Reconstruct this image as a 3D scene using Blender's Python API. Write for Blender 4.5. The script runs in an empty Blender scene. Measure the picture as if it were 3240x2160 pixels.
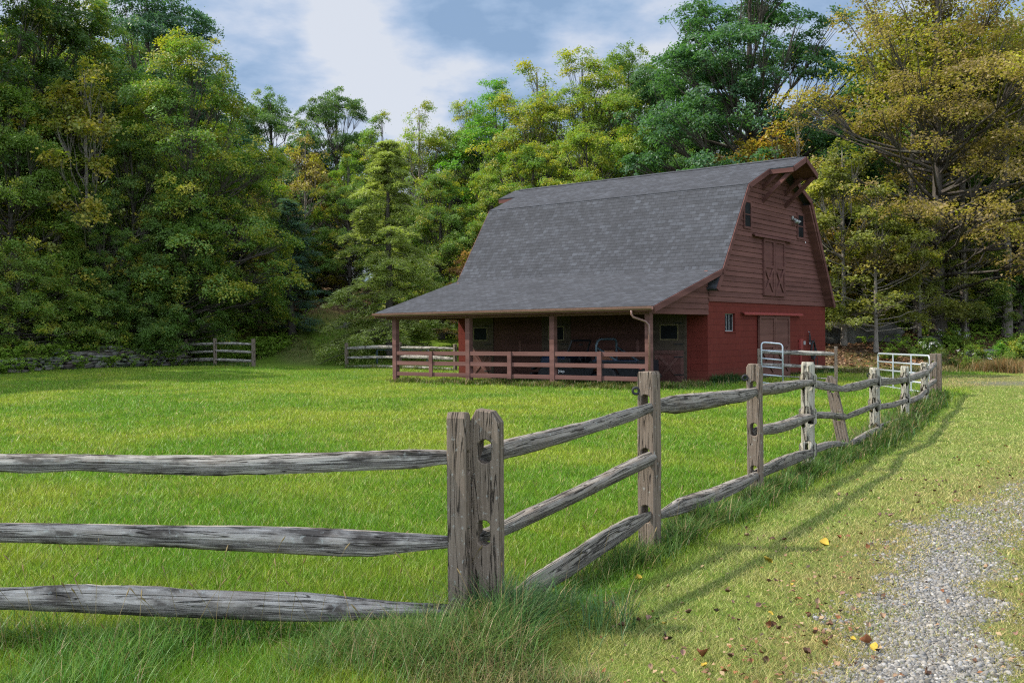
import bpy, bmesh, math, random
import numpy as np
from mathutils import Vector, Matrix

# ------------------------------------------------------------------ camera, sky, sun, exposure
sc = bpy.context.scene
C = sc.collection
F_PX, PITCH, ROLL, YAW = 3150.0, -0.008, 0.0096, 0.6474
BX, BY = 5.9921, 30.4547                       # near corner of the barn
CAMZ = 1.6
cd = bpy.data.cameras.new('camera'); cam = bpy.data.objects.new('camera', cd); C.objects.link(cam)
cd.sensor_width = 36.0; cd.lens = 36.0 * F_PX / 3240.0; cd.clip_start = 0.1; cd.clip_end = 5000
cam.matrix_world = Matrix.Translation((0, 0, CAMZ)) @ Matrix.Rotation(math.pi/2 + PITCH, 4, 'X') @ Matrix.Rotation(-ROLL, 4, 'Z')
sc.camera = cam

SUN_TO = Vector((-1.0, 0.06, 1.10)).normalized()      # direction towards the sun
sl = bpy.data.lights.new('sun', 'SUN'); sl.energy = 4.9; sl.angle = math.radians(0.6); sl.color = (1.0, 0.93, 0.82)
so = bpy.data.objects.new('sun', sl); C.objects.link(so)
so.rotation_euler = SUN_TO.to_track_quat('Z', 'Y').to_euler()
so.location = (-30, 5, 40)

world = bpy.data.worlds.new('World'); sc.world = world; world.use_nodes = True
wt = world.node_tree; wt.nodes.clear()
def wn(t, **k):
    n = wt.nodes.new(t)
    for a, b in k.items(): setattr(n, a, b)
    return n
def wl(a, b): wt.links.new(a, b)
wo = wn('ShaderNodeOutputWorld'); bg = wn('ShaderNodeBackground'); bg.inputs['Strength'].default_value = 1.0
sky = wn('ShaderNodeTexSky', sky_type='NISHITA'); sky.sun_disc = False
sky.sun_elevation = math.asin(SUN_TO.z); sky.sun_rotation = math.atan2(SUN_TO.x, SUN_TO.y)
sky.air_density = 1.0; sky.dust_density = 1.0; sky.ozone_density = 1.2
tc = wn('ShaderNodeTexCoord')
def wmath(op, a, b=None, clamp=False):
    n = wn('ShaderNodeMath', operation=op, use_clamp=clamp)
    for i, x in enumerate((a, b)):
        if x is None: continue
        if isinstance(x, (int, float)): n.inputs[i].default_value = x
        else: wl(x, n.inputs[i])
    return n.outputs[0]
skm = wn('ShaderNodeMix', data_type='RGBA', blend_type='MULTIPLY'); skm.inputs[0].default_value = 1.0
wl(sky.outputs[0], skm.inputs[6]); skm.inputs[7].default_value = (0.065, 0.065, 0.065, 1)
sep = wn('ShaderNodeSeparateXYZ'); wl(tc.outputs['Generated'], sep.inputs[0])
zz = wmath('ADD', sep.outputs[2], 0.22)
comb = wn('ShaderNodeCombineXYZ')
wl(wmath('DIVIDE', sep.outputs[0], zz), comb.inputs[0]); wl(wmath('DIVIDE', sep.outputs[1], zz), comb.inputs[1])
n1 = wn('ShaderNodeTexNoise'); n1.inputs['Scale'].default_value = 2.3; n1.inputs['Detail'].default_value = 7; n1.inputs['Roughness'].default_value = 0.5; n1.inputs['Distortion'].default_value = 0.5
wl(comb.outputs[0], n1.inputs['Vector'])
n2 = wn('ShaderNodeTexNoise'); n2.inputs['Scale'].default_value = 6.0; n2.inputs['Detail'].default_value = 6; n2.inputs['Roughness'].default_value = 0.55
mp2 = wn('ShaderNodeMapping'); mp2.inputs['Location'].default_value = (3.1, 7.7, 0); wl(comb.outputs[0], mp2.inputs[0]); wl(mp2.outputs[0], n2.inputs['Vector'])
def lobe(u, v, width):
    """a soft patch of the real sky round one direction"""
    d = Vector(((u-1620)/F_PX, 1.0, (1055-v)/F_PX)).normalized()
    dp = wn('ShaderNodeVectorMath', operation='DOT_PRODUCT'); wl(tc.outputs['Generated'], dp.inputs[0]); dp.inputs[1].default_value = d
    c = math.cos(width)
    mr = wn('ShaderNodeMapRange', interpolation_type='SMOOTHSTEP'); wl(dp.outputs['Value'], mr.inputs[0])
    mr.inputs[1].default_value = c; mr.inputs[2].default_value = 1.0
    return mr.outputs[0]
# thin bright cloud veil over the blue, with one grey-blue break
cover = wmath('ADD', n1.outputs[0], 0.0)
dark = wmath('ADD', wmath('MULTIPLY', lobe(1640, 120, 0.15), 0.62), wmath('MULTIPLY', lobe(2120, 20, 0.10), 0.5))
dark = wmath('ADD', dark, wmath('MULTIPLY', lobe(2650, 60, 0.10), 0.5))
dark = wmath('ADD', dark, wmath('MULTIPLY', lobe(1330, 10, 0.08), 0.35))
bright = wmath('ADD', wmath('MULTIPLY', lobe(1180, 90, 0.075), 0.5), wmath('MULTIPLY', lobe(1345, 260, 0.075), 0.75))
bright = wmath('ADD', bright, wmath('MULTIPLY', lobe(2000, 140, 0.09), 0.75))
f = wmath('ADD', wmath('MULTIPLY', wmath('SUBTRACT', n1.outputs[0], 0.5), 1.9), wmath('MULTIPLY', wmath('SUBTRACT', n2.outputs[0], 0.5), 2.3))
f = wmath('ADD', f, 0.69); f = wmath('SUBTRACT', f, dark); f = wmath('ADD', f, bright)
ramp = wn('ShaderNodeValToRGB'); wl(f, ramp.inputs[0])
e = ramp.color_ramp.elements
e[0].position = 0.0; e[0].color = (0.22, 0.33, 0.50, 1)
e[1].position = 1.0; e[1].color = (0.60, 0.63, 0.69, 1)
for p, c in ((0.25, (0.29, 0.40, 0.57, 1)), (0.5, (0.38, 0.47, 0.62, 1)), (0.75, (0.50, 0.56, 0.67, 1))):
    x = e.new(p); x.color = c
mx = wn('ShaderNodeMix', data_type='RGBA'); mx.inputs[0].default_value = 0.82
wl(skm.outputs[2], mx.inputs[6]); wl(ramp.outputs[0], mx.inputs[7])
# added fill: the unseen sky round the sun and behind the camera is brightened
def wrange(v, a, b, c, d):
    m = wn('ShaderNodeMapRange', interpolation_type='SMOOTHSTEP'); wl(v, m.inputs[0]); m.inputs[1].default_value = a; m.inputs[2].default_value = b; m.inputs[3].default_value = c; m.inputs[4].default_value = d; return m.outputs[0]
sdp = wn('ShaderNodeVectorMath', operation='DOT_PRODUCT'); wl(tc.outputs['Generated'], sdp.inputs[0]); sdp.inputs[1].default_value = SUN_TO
fill_gain = wmath('ADD', wrange(sdp.outputs['Value'], 0.62, 1.0, 1.0, 1.9), wrange(sep.outputs[1], -0.75, 0.30, 2.2, 0.0))
wl(fill_gain, bg.inputs['Strength'])
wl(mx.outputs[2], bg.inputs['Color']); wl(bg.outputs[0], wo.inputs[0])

sc.view_settings.view_transform = 'Standard'; sc.view_settings.look = 'None'
sc.view_settings.exposure = 0.44; sc.view_settings.gamma = 1.0
sc.render.engine = 'CYCLES'
cy = sc.cycles
cy.max_bounces = 7; cy.diffuse_bounces = 4; cy.glossy_bounces = 2; cy.transmission_bounces = 4; cy.transparent_max_bounces = 6
cy.use_denoising = False
try:
    cy.denoiser = 'OPENIMAGEDENOISE'; cy.denoising_input_passes = 'RGB_ALBEDO_NORMAL'; cy.denoising_prefilter = 'ACCURATE'
except Exception: pass
cy.sample_clamp_indirect = 4.0; cy.pixel_filter_type = 'BLACKMAN_HARRIS'; cy.filter_width = 1.2

# ------------------------------------------------------------------ helpers
rng = np.random.default_rng(7)
random.seed(7)

def at(u, v, y):
    """point at distance y along the view axis seen at full-size photo pixel (u, v)"""
    X = (u-1620)/F_PX; Z = -(v-1080)/F_PX
    px = X*math.cos(ROLL) + Z*math.sin(ROLL); pz = -X*math.sin(ROLL) + Z*math.cos(ROLL)
    c, s = math.cos(PITCH), math.sin(PITCH)
    d = Vector((px, c - pz*s, s + pz*c)); d /= d.y
    return d*y + Vector((0, 0, CAMZ))
K = 3240/2352.0                                    # the measurements below were taken on a 2352-pixel view

def smooth(x, a, b):
    t = np.clip((np.asarray(x, float)-a)/(b-a), 0, 1)
    return t*t*(3-2*t)

_lat = np.random.default_rng(3).random((256, 256))
def vnoise(x, y, s):
    x = np.asarray(x, float)/s + 57.3; y = np.asarray(y, float)/s + 91.7
    i = np.floor(x).astype(int); j = np.floor(y).astype(int); fx = x-i; fy = y-j
    fx = fx*fx*(3-2*fx); fy = fy*fy*(3-2*fy)
    g = lambda a, b: _lat[a % 256, b % 256]
    return (g(i, j)*(1-fx)+g(i+1, j)*fx)*(1-fy) + (g(i, j+1)*(1-fx)+g(i+1, j+1)*fx)*fy

FA = np.array([-0.14, 5.4]); FD = np.array([0.491, 0.871])
def fence_side(x, y):
    return (np.asarray(x)-FA[0])*FD[1] - (np.asarray(y)-FA[1])*FD[0]
def height(x, y):
    x = np.asarray(x, float); y = np.asarray(y, float)
    s = fence_side(x, y)
    h = -0.19*np.exp(-((y-16.5)/5.2)**2)*smooth(x, -1, 4)*(1-0.6*smooth(x, 9, 16))
    h = h + 0.2*smooth(y, 37, 46)*smooth(-x, 8, 13)
    # banks and hill under the woods
    wall_y = 42 + (x+21.6)*1.55                    # line of the drystone wall
    back = np.where(x < -15.5, wall_y+0.6, 52.0)
    h = h + 0.75*smooth(y-np.where(x < -15.5, wall_y+0.35, 99.0), 0, 0.5)*(x < -15.5)
    left = smooth(-x, 10, 17)
    h = h + left*2.2*smooth(y-wall_y, 0.4, 14)
    h = h + (1-smooth(-x, 12, 16))*(1-smooth(x, 6, 12))*3.0*smooth(y, 50.5, 70)
    right = smooth(x, 9.5, 13.5)
    h = h + right*1.5*smooth(y-0.12*(x-12), 37.5, 50)
    h = h + 5.0*smooth(y, 62, 125) + 0.05*(vnoise(x, y, 7)-0.5)*smooth(y, 30, 45)
    h = h + 0.35*(vnoise(x, y, 3.3)-0.5)*smooth(y, 50, 60)
    side = smooth(np.abs(x)-26, 0, 40)*3.0*smooth(y, -60, 20)
    return h + side
def gz(x, y): return float(height(np.array([x]), np.array([y]))[0])

GP = [(0.9, 2.6), (1.82, 4.5), (2.46, 5.8), (3.3, 7.45), (4.7, 9.4), (6.5, 11.5), (8.8, 13.8), (11.5, 16), (15.5, 19)]
def seg_dist(x, y, pts):
    x = np.asarray(x, float); y = np.asarray(y, float); best = np.full(x.shape, 1e9)
    for (ax, ay), (bx, by) in zip(pts[:-1], pts[1:]):
        dx, dy = bx-ax, by-ay; t = np.clip(((x-ax)*dx+(y-ay)*dy)/(dx*dx+dy*dy), 0, 1)
        best = np.minimum(best, np.hypot(x-ax-t*dx, y-ay-t*dy))
    return best
def gravel_mask(x, y):
    d = seg_dist(x, y, GP)
    w = 0.31 + 0.0*np.clip(np.asarray(y)-5, 0, 4) + 0.42*(vnoise(x, y, 0.8)-0.5) + 0.34*(vnoise(x, y, 0.22)-0.5)
    far = smooth(x, 12.8, 14.0)*smooth(y, 27.5, 28.6)*(1-smooth(y, 29.6, 31))*0.8
    return np.maximum(far, (1-smooth(d-w, -0.28, 0.26))*(1-0.78*smooth(y, 6.0, 10.5)))*np.clip(0.55+0.9*vnoise(x, y, 0.16), 0, 1)
def dry_mask(x, y):
    d = seg_dist(x, y, GP); s = fence_side(x, y)
    m = np.exp(-(np.maximum(d-0.3, 0)/0.45)**2)*0.75 + 0.16*smooth(s, 0.3, 0.9) + 0.3*smooth(s, 2, 6)*smooth(y, 8, 16)
    m = np.maximum(m, 0.75*np.exp(-(np.maximum(d-0.5, 0)/0.7)**2)*smooth(y, 7, 11)); m = np.maximum(m, 0.85*smooth(x, 11.2, 12.6)*smooth(y, 25.5, 28)*(1-smooth(y, 33, 35.5)))
    return np.clip(m*(0.5+1.0*vnoise(x, y, 0.7)), 0, 1)
def litter_mask(x, y):
    x = np.asarray(x, float); y = np.asarray(y, float)
    wall_y = 42 + (x+21.6)*1.55
    l = np.where(x < -15.5, smooth(y-wall_y, 0.3, 1.6), smooth(y+0.25*np.abs(x+8), 58, 70))
    r = smooth(x, 11.0, 13.5)*smooth(y-0.12*(x-12), 37.2, 41)
    return np.clip(np.maximum(l, r)*(0.7+0.6*vnoise(x, y, 1.7)), 0, 1)

def link_mesh(name, me, mats, parent=None):
    o = bpy.data.objects.new(name, me)
    for m in (mats if isinstance(mats, (list, tuple)) else [mats]): me.materials.append(m)
    C.objects.link(o)
    if parent is not None: o.parent = parent
    return o
def np_mesh(name, verts, faces, cols=None, uvs=None, colname='tint', smooth_shade=False):
    """verts (n,3); faces (m,k) all of one size k; cols per vertex (n,4); uvs per vertex (n,2)"""
    me = bpy.data.meshes.new(name); verts = np.ascontiguousarray(verts, np.float32); faces = np.ascontiguousarray(faces, np.int32)
    m, k = faces.shape
    me.vertices.add(len(verts)); me.vertices.foreach_set('co', verts.ravel())
    me.loops.add(m*k); me.loops.foreach_set('vertex_index', faces.ravel())
    me.polygons.add(m); me.polygons.foreach_set('loop_start', np.arange(0, m*k, k, dtype=np.int32))
    if smooth_shade: me.polygons.foreach_set('use_smooth', np.ones(m, bool))
    if cols is not None:
        a = me.color_attributes.new(colname, 'FLOAT_COLOR', 'POINT'); a.data.foreach_set('color', np.ascontiguousarray(cols, np.float32).ravel())
    if uvs is not None:
        l = me.uv_layers.new(name='UVMap'); l.data.foreach_set('uv', np.ascontiguousarray(uvs[faces.ravel()], np.float32).ravel())
    me.update(calc_edges=True); me.validate()
    return me
def tag(o, label=None, cat=None, group=None, kind=None):
    if label: o['label'] = label
    if cat: o['category'] = cat
    if group: o['group'] = group
    if kind: o['kind'] = kind
    return o
def empty(name, loc=(0, 0, 0), rz=0.0, label=None, cat=None, group=None):
    o = bpy.data.objects.new(name, None); C.objects.link(o); o.location = loc; o.rotation_euler = (0, 0, rz); o.empty_display_size = 0.3
    return tag(o, label, cat, group)
def copy_tree(o, parent=None):
    c = o.copy(); C.objects.link(c); c.parent = parent
    for ch in o.children: copy_tree(ch, c)
    return c

class MB:
    """collects simple solids and links them as one mesh"""
    def __init__(s, flip=False): s.v = []; s.f = []; s.uv = []; s.fl = flip
    def _add(s, vs, fs, uv=None):
        b = len(s.v); s.v += [((-p[0], p[1], p[2]) if s.fl else tuple(p)) for p in vs]
        s.uv += uv if uv else [(0, 0)]*len(vs); s.f += [tuple(i+b for i in f) for f in fs]
    def box(s, x0, x1, y0, y1, z0, z1):
        s._add([(x, y, z) for x in (x0, x1) for y in (y0, y1) for z in (z0, z1)],
               [(0, 1, 3, 2), (4, 6, 7, 5), (0, 4, 5, 1), (2, 3, 7, 6), (0, 2, 6, 4), (1, 5, 7, 3)]); return s
    def prism(s, poly, a0, a1, axis=0, uvf=None):
        n = len(poly)
        def P(q, a): return (a, q[0], q[1]) if axis == 0 else ((q[0], a, q[1]) if axis == 1 else (q[0], q[1], a))
        vs = [P(q, a0) for q in poly] + [P(q, a1) for q in poly]
        fs = [tuple(range(n)), tuple(range(2*n-1, n-1, -1))] + [(i, (i+1) % n, n+(i+1) % n, n+i) for i in range(n)]
        s._add(vs, fs, [uvf(v) for v in vs] if uvf else None); return s
    def beam(s, p, q, w, h, up=(0, 0, 1)):
        p = Vector(p); q = Vector(q); d = (q-p).normalized(); up = Vector(up)
        sd = d.cross(up); sd = sd.normalized() if sd.length > 1e-5 else Vector((1, 0, 0)); u2 = sd.cross(d).normalized()
        vs = []
        for c in (p, q):
            for a, b in ((-1, -1), (1, -1), (1, 1), (-1, 1)): vs.append(c + sd*a*w/2 + u2*b*h/2)
        s._add(vs, [(0, 1, 2, 3), (7, 6, 5, 4), (0, 4, 5, 1), (1, 5, 6, 2), (2, 6, 7, 3), (3, 7, 4, 0)]); return s
    def tube(s, pts, r, n=8, closed=False):
        pts = [Vector(p) for p in pts]; rs = r if isinstance(r, (list, tuple)) else [r]*len(pts)
        rings = []; prev = None
        for i, p in enumerate(pts):
            a = pts[i-1] if (i > 0 or closed) else p; b = pts[(i+1) % len(pts)] if (i < len(pts)-1 or closed) else p
            d = (b-a).normalized()
            if prev is None: prev = d.orthogonal().normalized()
            sd = (prev - d*prev.dot(d)).normalized(); prev = sd; t = d.cross(sd)
            rings.append([p + (sd*math.cos(2*math.pi*k/n) + t*math.sin(2*math.pi*k/n))*rs[i] for k in range(n)])
        vs = [q for g in rings for q in g]; m = len(rings); fs = []
        for i in range(m if closed else m-1):
            j = (i+1) % m
            for k in range(n): fs.append((i*n+k, i*n+(k+1) % n, j*n+(k+1) % n, j*n+k))
        if not closed: fs += [tuple(range(n-1, -1, -1)), tuple((m-1)*n+k for k in range(n))]
        s._add(vs, fs); return s
    def lathe(s, prof, c, axis='Y', n=20):
        """profile of (radius, offset along axis) round centre c"""
        vs = []; m = len(prof)
        for r, o in prof:
            for k in range(n):
                a = 2*math.pi*k/n; x, y = r*math.cos(a), r*math.sin(a)
                vs.append({'Y': (c[0]+x, c[1]+o, c[2]+y), 'X': (c[0]+o, c[1]+x, c[2]+y), 'Z': (c[0]+x, c[1]+y, c[2]+o)}[axis])
        fs = [(i*n+k, i*n+(k+1) % n, (i+1)*n+(k+1) % n, (i+1)*n+k) for i in range(m-1) for k in range(n)]
        fs += [tuple(range(n)), tuple((m-1)*n+k for k in range(n))]
        s._add(vs, fs); return s
    def build(s, name, mat, parent=None, bevel=0.0, shade=False):
        me = bpy.data.meshes.new(name); me.from_pydata(s.v, [], s.f)
        l = me.uv_layers.new(name='UVMap')
        for lp in me.loops: l.data[lp.index].uv = s.uv[lp.vertex_index]
        bm = bmesh.new(); bm.from_mesh(me); bmesh.ops.recalc_face_normals(bm, faces=bm.faces)
        if bevel: bmesh.ops.bevel(bm, geom=[e for e in bm.edges if len(e.link_faces) == 2 and e.calc_face_angle(0) > 0.6], offset=bevel, segments=1, affect='EDGES', clamp_overlap=True)
        bm.to_mesh(me); bm.free()
        if shade:
            for p in me.polygons: p.use_smooth = True
        return link_mesh(name, me, mat, parent)

# ------------------------------------------------------------------ materials
class NT:
    def __init__(s, name):
        s.m = bpy.data.materials.new(name); s.m.use_nodes = True; s.t = s.m.node_tree; s.t.nodes.clear()
        s.out = s.n('ShaderNodeOutputMaterial')
    def n(s, t, **k):
        x = s.t.nodes.new(t)
        for a, b in k.items(): setattr(x, a, b)
        return x
    def l(s, a, b): s.t.links.new(a, b)
    def set(s, inp, v):
        if hasattr(v, 'is_linked') or isinstance(v, bpy.types.NodeSocket): s.l(v, inp)
        else: inp.default_value = v
    def math(s, op, a, b=0.0, clamp=False):
        x = s.n('ShaderNodeMath', operation=op, use_clamp=clamp); s.set(x.inputs[0], a); s.set(x.inputs[1], b); return x.outputs[0]
    def mix(s, f, a, b, mode='MIX'):
        x = s.n('ShaderNodeMix', data_type='RGBA', blend_type=mode); s.set(x.inputs[0], f)
        s.set(x.inputs[6], a if not isinstance(a, tuple) else (*a[:3], 1)); s.set(x.inputs[7], b if not isinstance(b, tuple) else (*b[:3], 1)); return x.outputs[2]
    def noise(s, vec, scale, detail=4, rough=0.55, dist=0.0):
        x = s.n('ShaderNodeTexNoise'); x.inputs['Scale'].default_value = scale; x.inputs['Detail'].default_value = detail
        x.inputs['Roughness'].default_value = rough; x.inputs['Distortion'].default_value = dist
        if vec is not None: s.l(vec, x.inputs['Vector'])
        return x.outputs[0]
    def rng(s, v, a, b, c=0.0, d=1.0):
        x = s.n('ShaderNodeMapRange'); s.l(v, x.inputs[0]); x.inputs[1].default_value = a; x.inputs[2].default_value = b; x.inputs[3].default_value = c; x.inputs[4].default_value = d; return x.outputs[0]
    def mapping(s, vec, scale=(1, 1, 1), loc=(0, 0, 0)):
        x = s.n('ShaderNodeMapping'); s.l(vec, x.inputs[0]); x.inputs['Scale'].default_value = scale; x.inputs['Location'].default_value = loc; return x.outputs[0]
    def obj(s): return s.n('ShaderNodeTexCoord').outputs['Object']
    def uv(s): return s.n('ShaderNodeTexCoord').outputs['UV']
    def pos(s): return s.n('ShaderNodeNewGeometry').outputs['Position']
    def attr(s, name): x = s.n('ShaderNodeAttribute'); x.attribute_name = name; return x
    def bump(s, h, strength=0.5, dist=0.02):
        x = s.n('ShaderNodeBump'); x.inputs['Strength'].default_value = strength; x.inputs['Distance'].default_value = dist; s.l(h, x.inputs['Height']); return x.outputs[0]
    def bsdf(s, col, rough=0.7, metal=0.0, spec=0.4, normal=None):
        x = s.n('ShaderNodeBsdfPrincipled'); s.set(x.inputs['Base Color'], (*col[:3], 1) if isinstance(col, tuple) else col)
        s.set(x.inputs['Roughness'], rough); s.set(x.inputs['Metallic'], metal); x.inputs['Specular IOR Level'].default_value = spec
        if normal is not None: s.l(normal, x.inputs['Normal'])
        s.l(x.outputs[0], s.out.inputs['Surface']); return x
    def objinfo(s): return s.n('ShaderNodeObjectInfo')
M = {}

def mat_plain(name, col, rough=0.6, metal=0.0, spec=0.4, var=0.25, scale=6.0):
    t = NT(name); o = t.obj(); nz = t.noise(o, scale, 5, 0.6)
    k = t.rng(nz, 0.25, 0.75, 1-var, 1+var*0.6)
    kc = t.n('ShaderNodeCombineColor'); [t.l(k, kc.inputs[i]) for i in range(3)]
    c = t.mix(1.0, (*col, 1), kc.outputs[0], 'MULTIPLY')
    t.bsdf(c, rough, metal, spec, t.bump(t.noise(o, scale*8, 3), 0.15, 0.01)); M[name] = t.m
    return t.m

def mat_shingles():
    t = NT('asphalt_shingles'); uv = t.uv()
    def brick(w, h, loc, c1, c2, mort=0.006, off=0.5):
        b = t.n('ShaderNodeTexBrick'); b.offset = off; b.offset_frequency = 2; b.squash = 1.0
        t.l(t.mapping(uv, (1, 1, 1), loc), b.inputs['Vector']); b.inputs['Scale'].default_value = 1.0
        b.inputs['Color1'].default_value = c1; b.inputs['Color2'].default_value = c2; b.inputs['Mortar'].default_value = (0, 0, 0, 1)
        b.inputs['Mortar Size'].default_value = mort; b.inputs['Mortar Smooth'].default_value = 0.2; b.inputs['Brick Width'].default_value = w; b.inputs['Row Height'].default_value = h
        return b
    b1 = brick(0.24, 0.145, (0, 0, 0), (0, 0, 0, 1), (1, 1, 1, 1), 0.004)
    b2 = brick(0.13, 0.145, (0.09, 0, 0), (0, 0, 0, 1), (1, 1, 1, 1), 0.0, 0.37)
    v = t.math('ADD', t.math('MULTIPLY', b1.outputs['Color'], 0.55), t.math('MULTIPLY', b2.outputs['Color'], 0.45))
    r = t.n('ShaderNodeValToRGB'); t.l(v, r.inputs[0]); e = r.color_ramp.elements
    e[0].position = 0.1; e[0].color = (0.044, 0.045, 0.049, 1); e[1].position = 0.95; e[1].color = (0.070, 0.074, 0.083, 1)
    for p, c in ((0.45, (0.050, 0.051, 0.056, 1)), (0.68, (0.059, 0.061, 0.068, 1))): x = e.new(p); x.color = c
    big = t.rng(t.noise(t.mapping(uv, (0.5, 1.3, 1)), 0.9, 5, 0.6), 0.3, 0.7, 0.86, 1.1)
    fine = t.rng(t.noise(uv, 190, 2, 0.6), 0.3, 0.7, 0.72, 1.28)
    k = t.math('MULTIPLY', big, fine); kc = t.n('ShaderNodeCombineColor'); [t.l(k, kc.inputs[i]) for i in range(3)]
    c = t.mix(1.0, r.outputs[0], kc.outputs[0], 'MULTIPLY')
    c = t.mix(t.math('MULTIPLY', b1.outputs['Fac'], 0.55), c, (0.03, 0.03, 0.032))
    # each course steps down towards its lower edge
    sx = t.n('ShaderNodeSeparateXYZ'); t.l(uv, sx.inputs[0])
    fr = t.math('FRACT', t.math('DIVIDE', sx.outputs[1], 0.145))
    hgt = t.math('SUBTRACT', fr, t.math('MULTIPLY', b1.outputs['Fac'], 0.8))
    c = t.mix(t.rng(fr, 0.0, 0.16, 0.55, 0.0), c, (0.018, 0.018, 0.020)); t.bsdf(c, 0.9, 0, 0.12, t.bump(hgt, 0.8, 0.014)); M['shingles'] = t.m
mat_shingles()

def mat_block():
    t = NT('painted_block'); o = t.obj(); sx = t.n('ShaderNodeSeparateXYZ'); t.l(o, sx.inputs[0])
    cb = t.n('ShaderNodeCombineXYZ'); t.l(t.math('ADD', sx.outputs[0], sx.outputs[1]), cb.inputs[0]); t.l(sx.outputs[2], cb.inputs[1])
    b = t.n('ShaderNodeTexBrick'); b.offset = 0.5; t.l(cb.outputs[0], b.inputs['Vector']); b.inputs['Scale'].default_value = 1.0
    b.inputs['Brick Width'].default_value = 0.40; b.inputs['Row Height'].default_value = 0.20; b.inputs['Mortar Size'].default_value = 0.007; b.inputs['Mortar Smooth'].default_value = 0.5
    b.inputs['Color1'].default_value = (0.118, 0.0235, 0.0165, 1); b.inputs['Color2'].default_value = (0.104, 0.0210, 0.0150, 1); b.inputs['Mortar'].default_value = (0.080, 0.0165, 0.0125, 1)
    n = t.noise(o, 2.2, 6, 0.6); n3 = t.noise(t.mapping(o, (3, 3, 0.5)), 2.0, 4, 0.6)
    c = t.mix(t.rng(n, 0.35, 0.75, 0, 0.35), b.outputs['Color'], (0.098, 0.0155, 0.0105))
    c = t.mix(t.rng(n3, 0.55, 0.8, 0, 0.3), c, (0.165, 0.038, 0.027))
    g = t.rng(sx.outputs[2], 0.0, 0.5, 1.0, 0.0); c = t.mix(t.math('MULTIPLY', g, n), c, (0.10, 0.045, 0.03))
    h = t.math('SUBTRACT', t.math('MULTIPLY', t.noise(o, 55, 3), 0.25), b.outputs['Fac'])
    t.bsdf(c, 0.7, 0, 0.10, t.bump(h, 0.7, 0.008)); M['block'] = t.m
mat_block()

def mat_paint_wood(name, c0, c1, c2, sheet=(0.35, 0.35, 5.0)):
    """stained boards: grain runs along the boards (x + y), streaks and weathering"""
    t = NT(name); o = t.obj(); sx = t.n('ShaderNodeSeparateXYZ'); t.l(o, sx.inputs[0])
    cb = t.n('ShaderNodeCombineXYZ'); t.l(t.math('ADD', sx.outputs[0], sx.outputs[1]), cb.inputs[0]); t.l(sx.outputs[2], cb.inputs[1])
    g = t.noise(t.mapping(cb.outputs[0], (1.3, 34, 1)), 1.5, 5, 0.62)
    w = t.noise(t.mapping(cb.outputs[0], (0.35, 1.0, 1)), 1.7, 5, 0.6)
    pl = t.noise(t.mapping(cb.outputs[0], (0.12, 5.88, 1)), 1.0, 1, 0.4)
    c = t.mix(t.rng(g, 0.3, 0.7), c0, c1); c = t.mix(t.rng(w, 0.42, 0.72, 0, 0.8), c, c2)
    k = t.rng(pl, 0.3, 0.7, 0.78, 1.2); kc = t.n('ShaderNodeCombineColor'); [t.l(k, kc.inputs[i]) for i in range(3)]
    c = t.mix(1.0, c, kc.outputs[0], 'MULTIPLY')
    t.bsdf(c, 0.75, 0, 0.12, t.bump(g, 0.25, 0.006)); M[name] = t.m
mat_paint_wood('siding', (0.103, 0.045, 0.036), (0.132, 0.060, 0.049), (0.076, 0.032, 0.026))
mat_paint_wood('trim', (0.096, 0.042, 0.035), (0.122, 0.055, 0.046), (0.075, 0.031, 0.026))
mat_paint_wood('porch_wood', (0.114, 0.056, 0.047), (0.146, 0.075, 0.064), (0.092, 0.043, 0.036))
mat_paint_wood('porch_shade_wood', (0.062, 0.029, 0.023), (0.080, 0.038, 0.030), (0.050, 0.021, 0.017))  # darker than the siding, porch shade put into the colour
mat_paint_wood('door_wood', (0.100, 0.047, 0.036), (0.125, 0.060, 0.046), (0.085, 0.038, 0.030))
mat_paint_wood('stable_door', (0.060, 0.046, 0.034), (0.075, 0.058, 0.042), (0.048, 0.034, 0.026))

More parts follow.
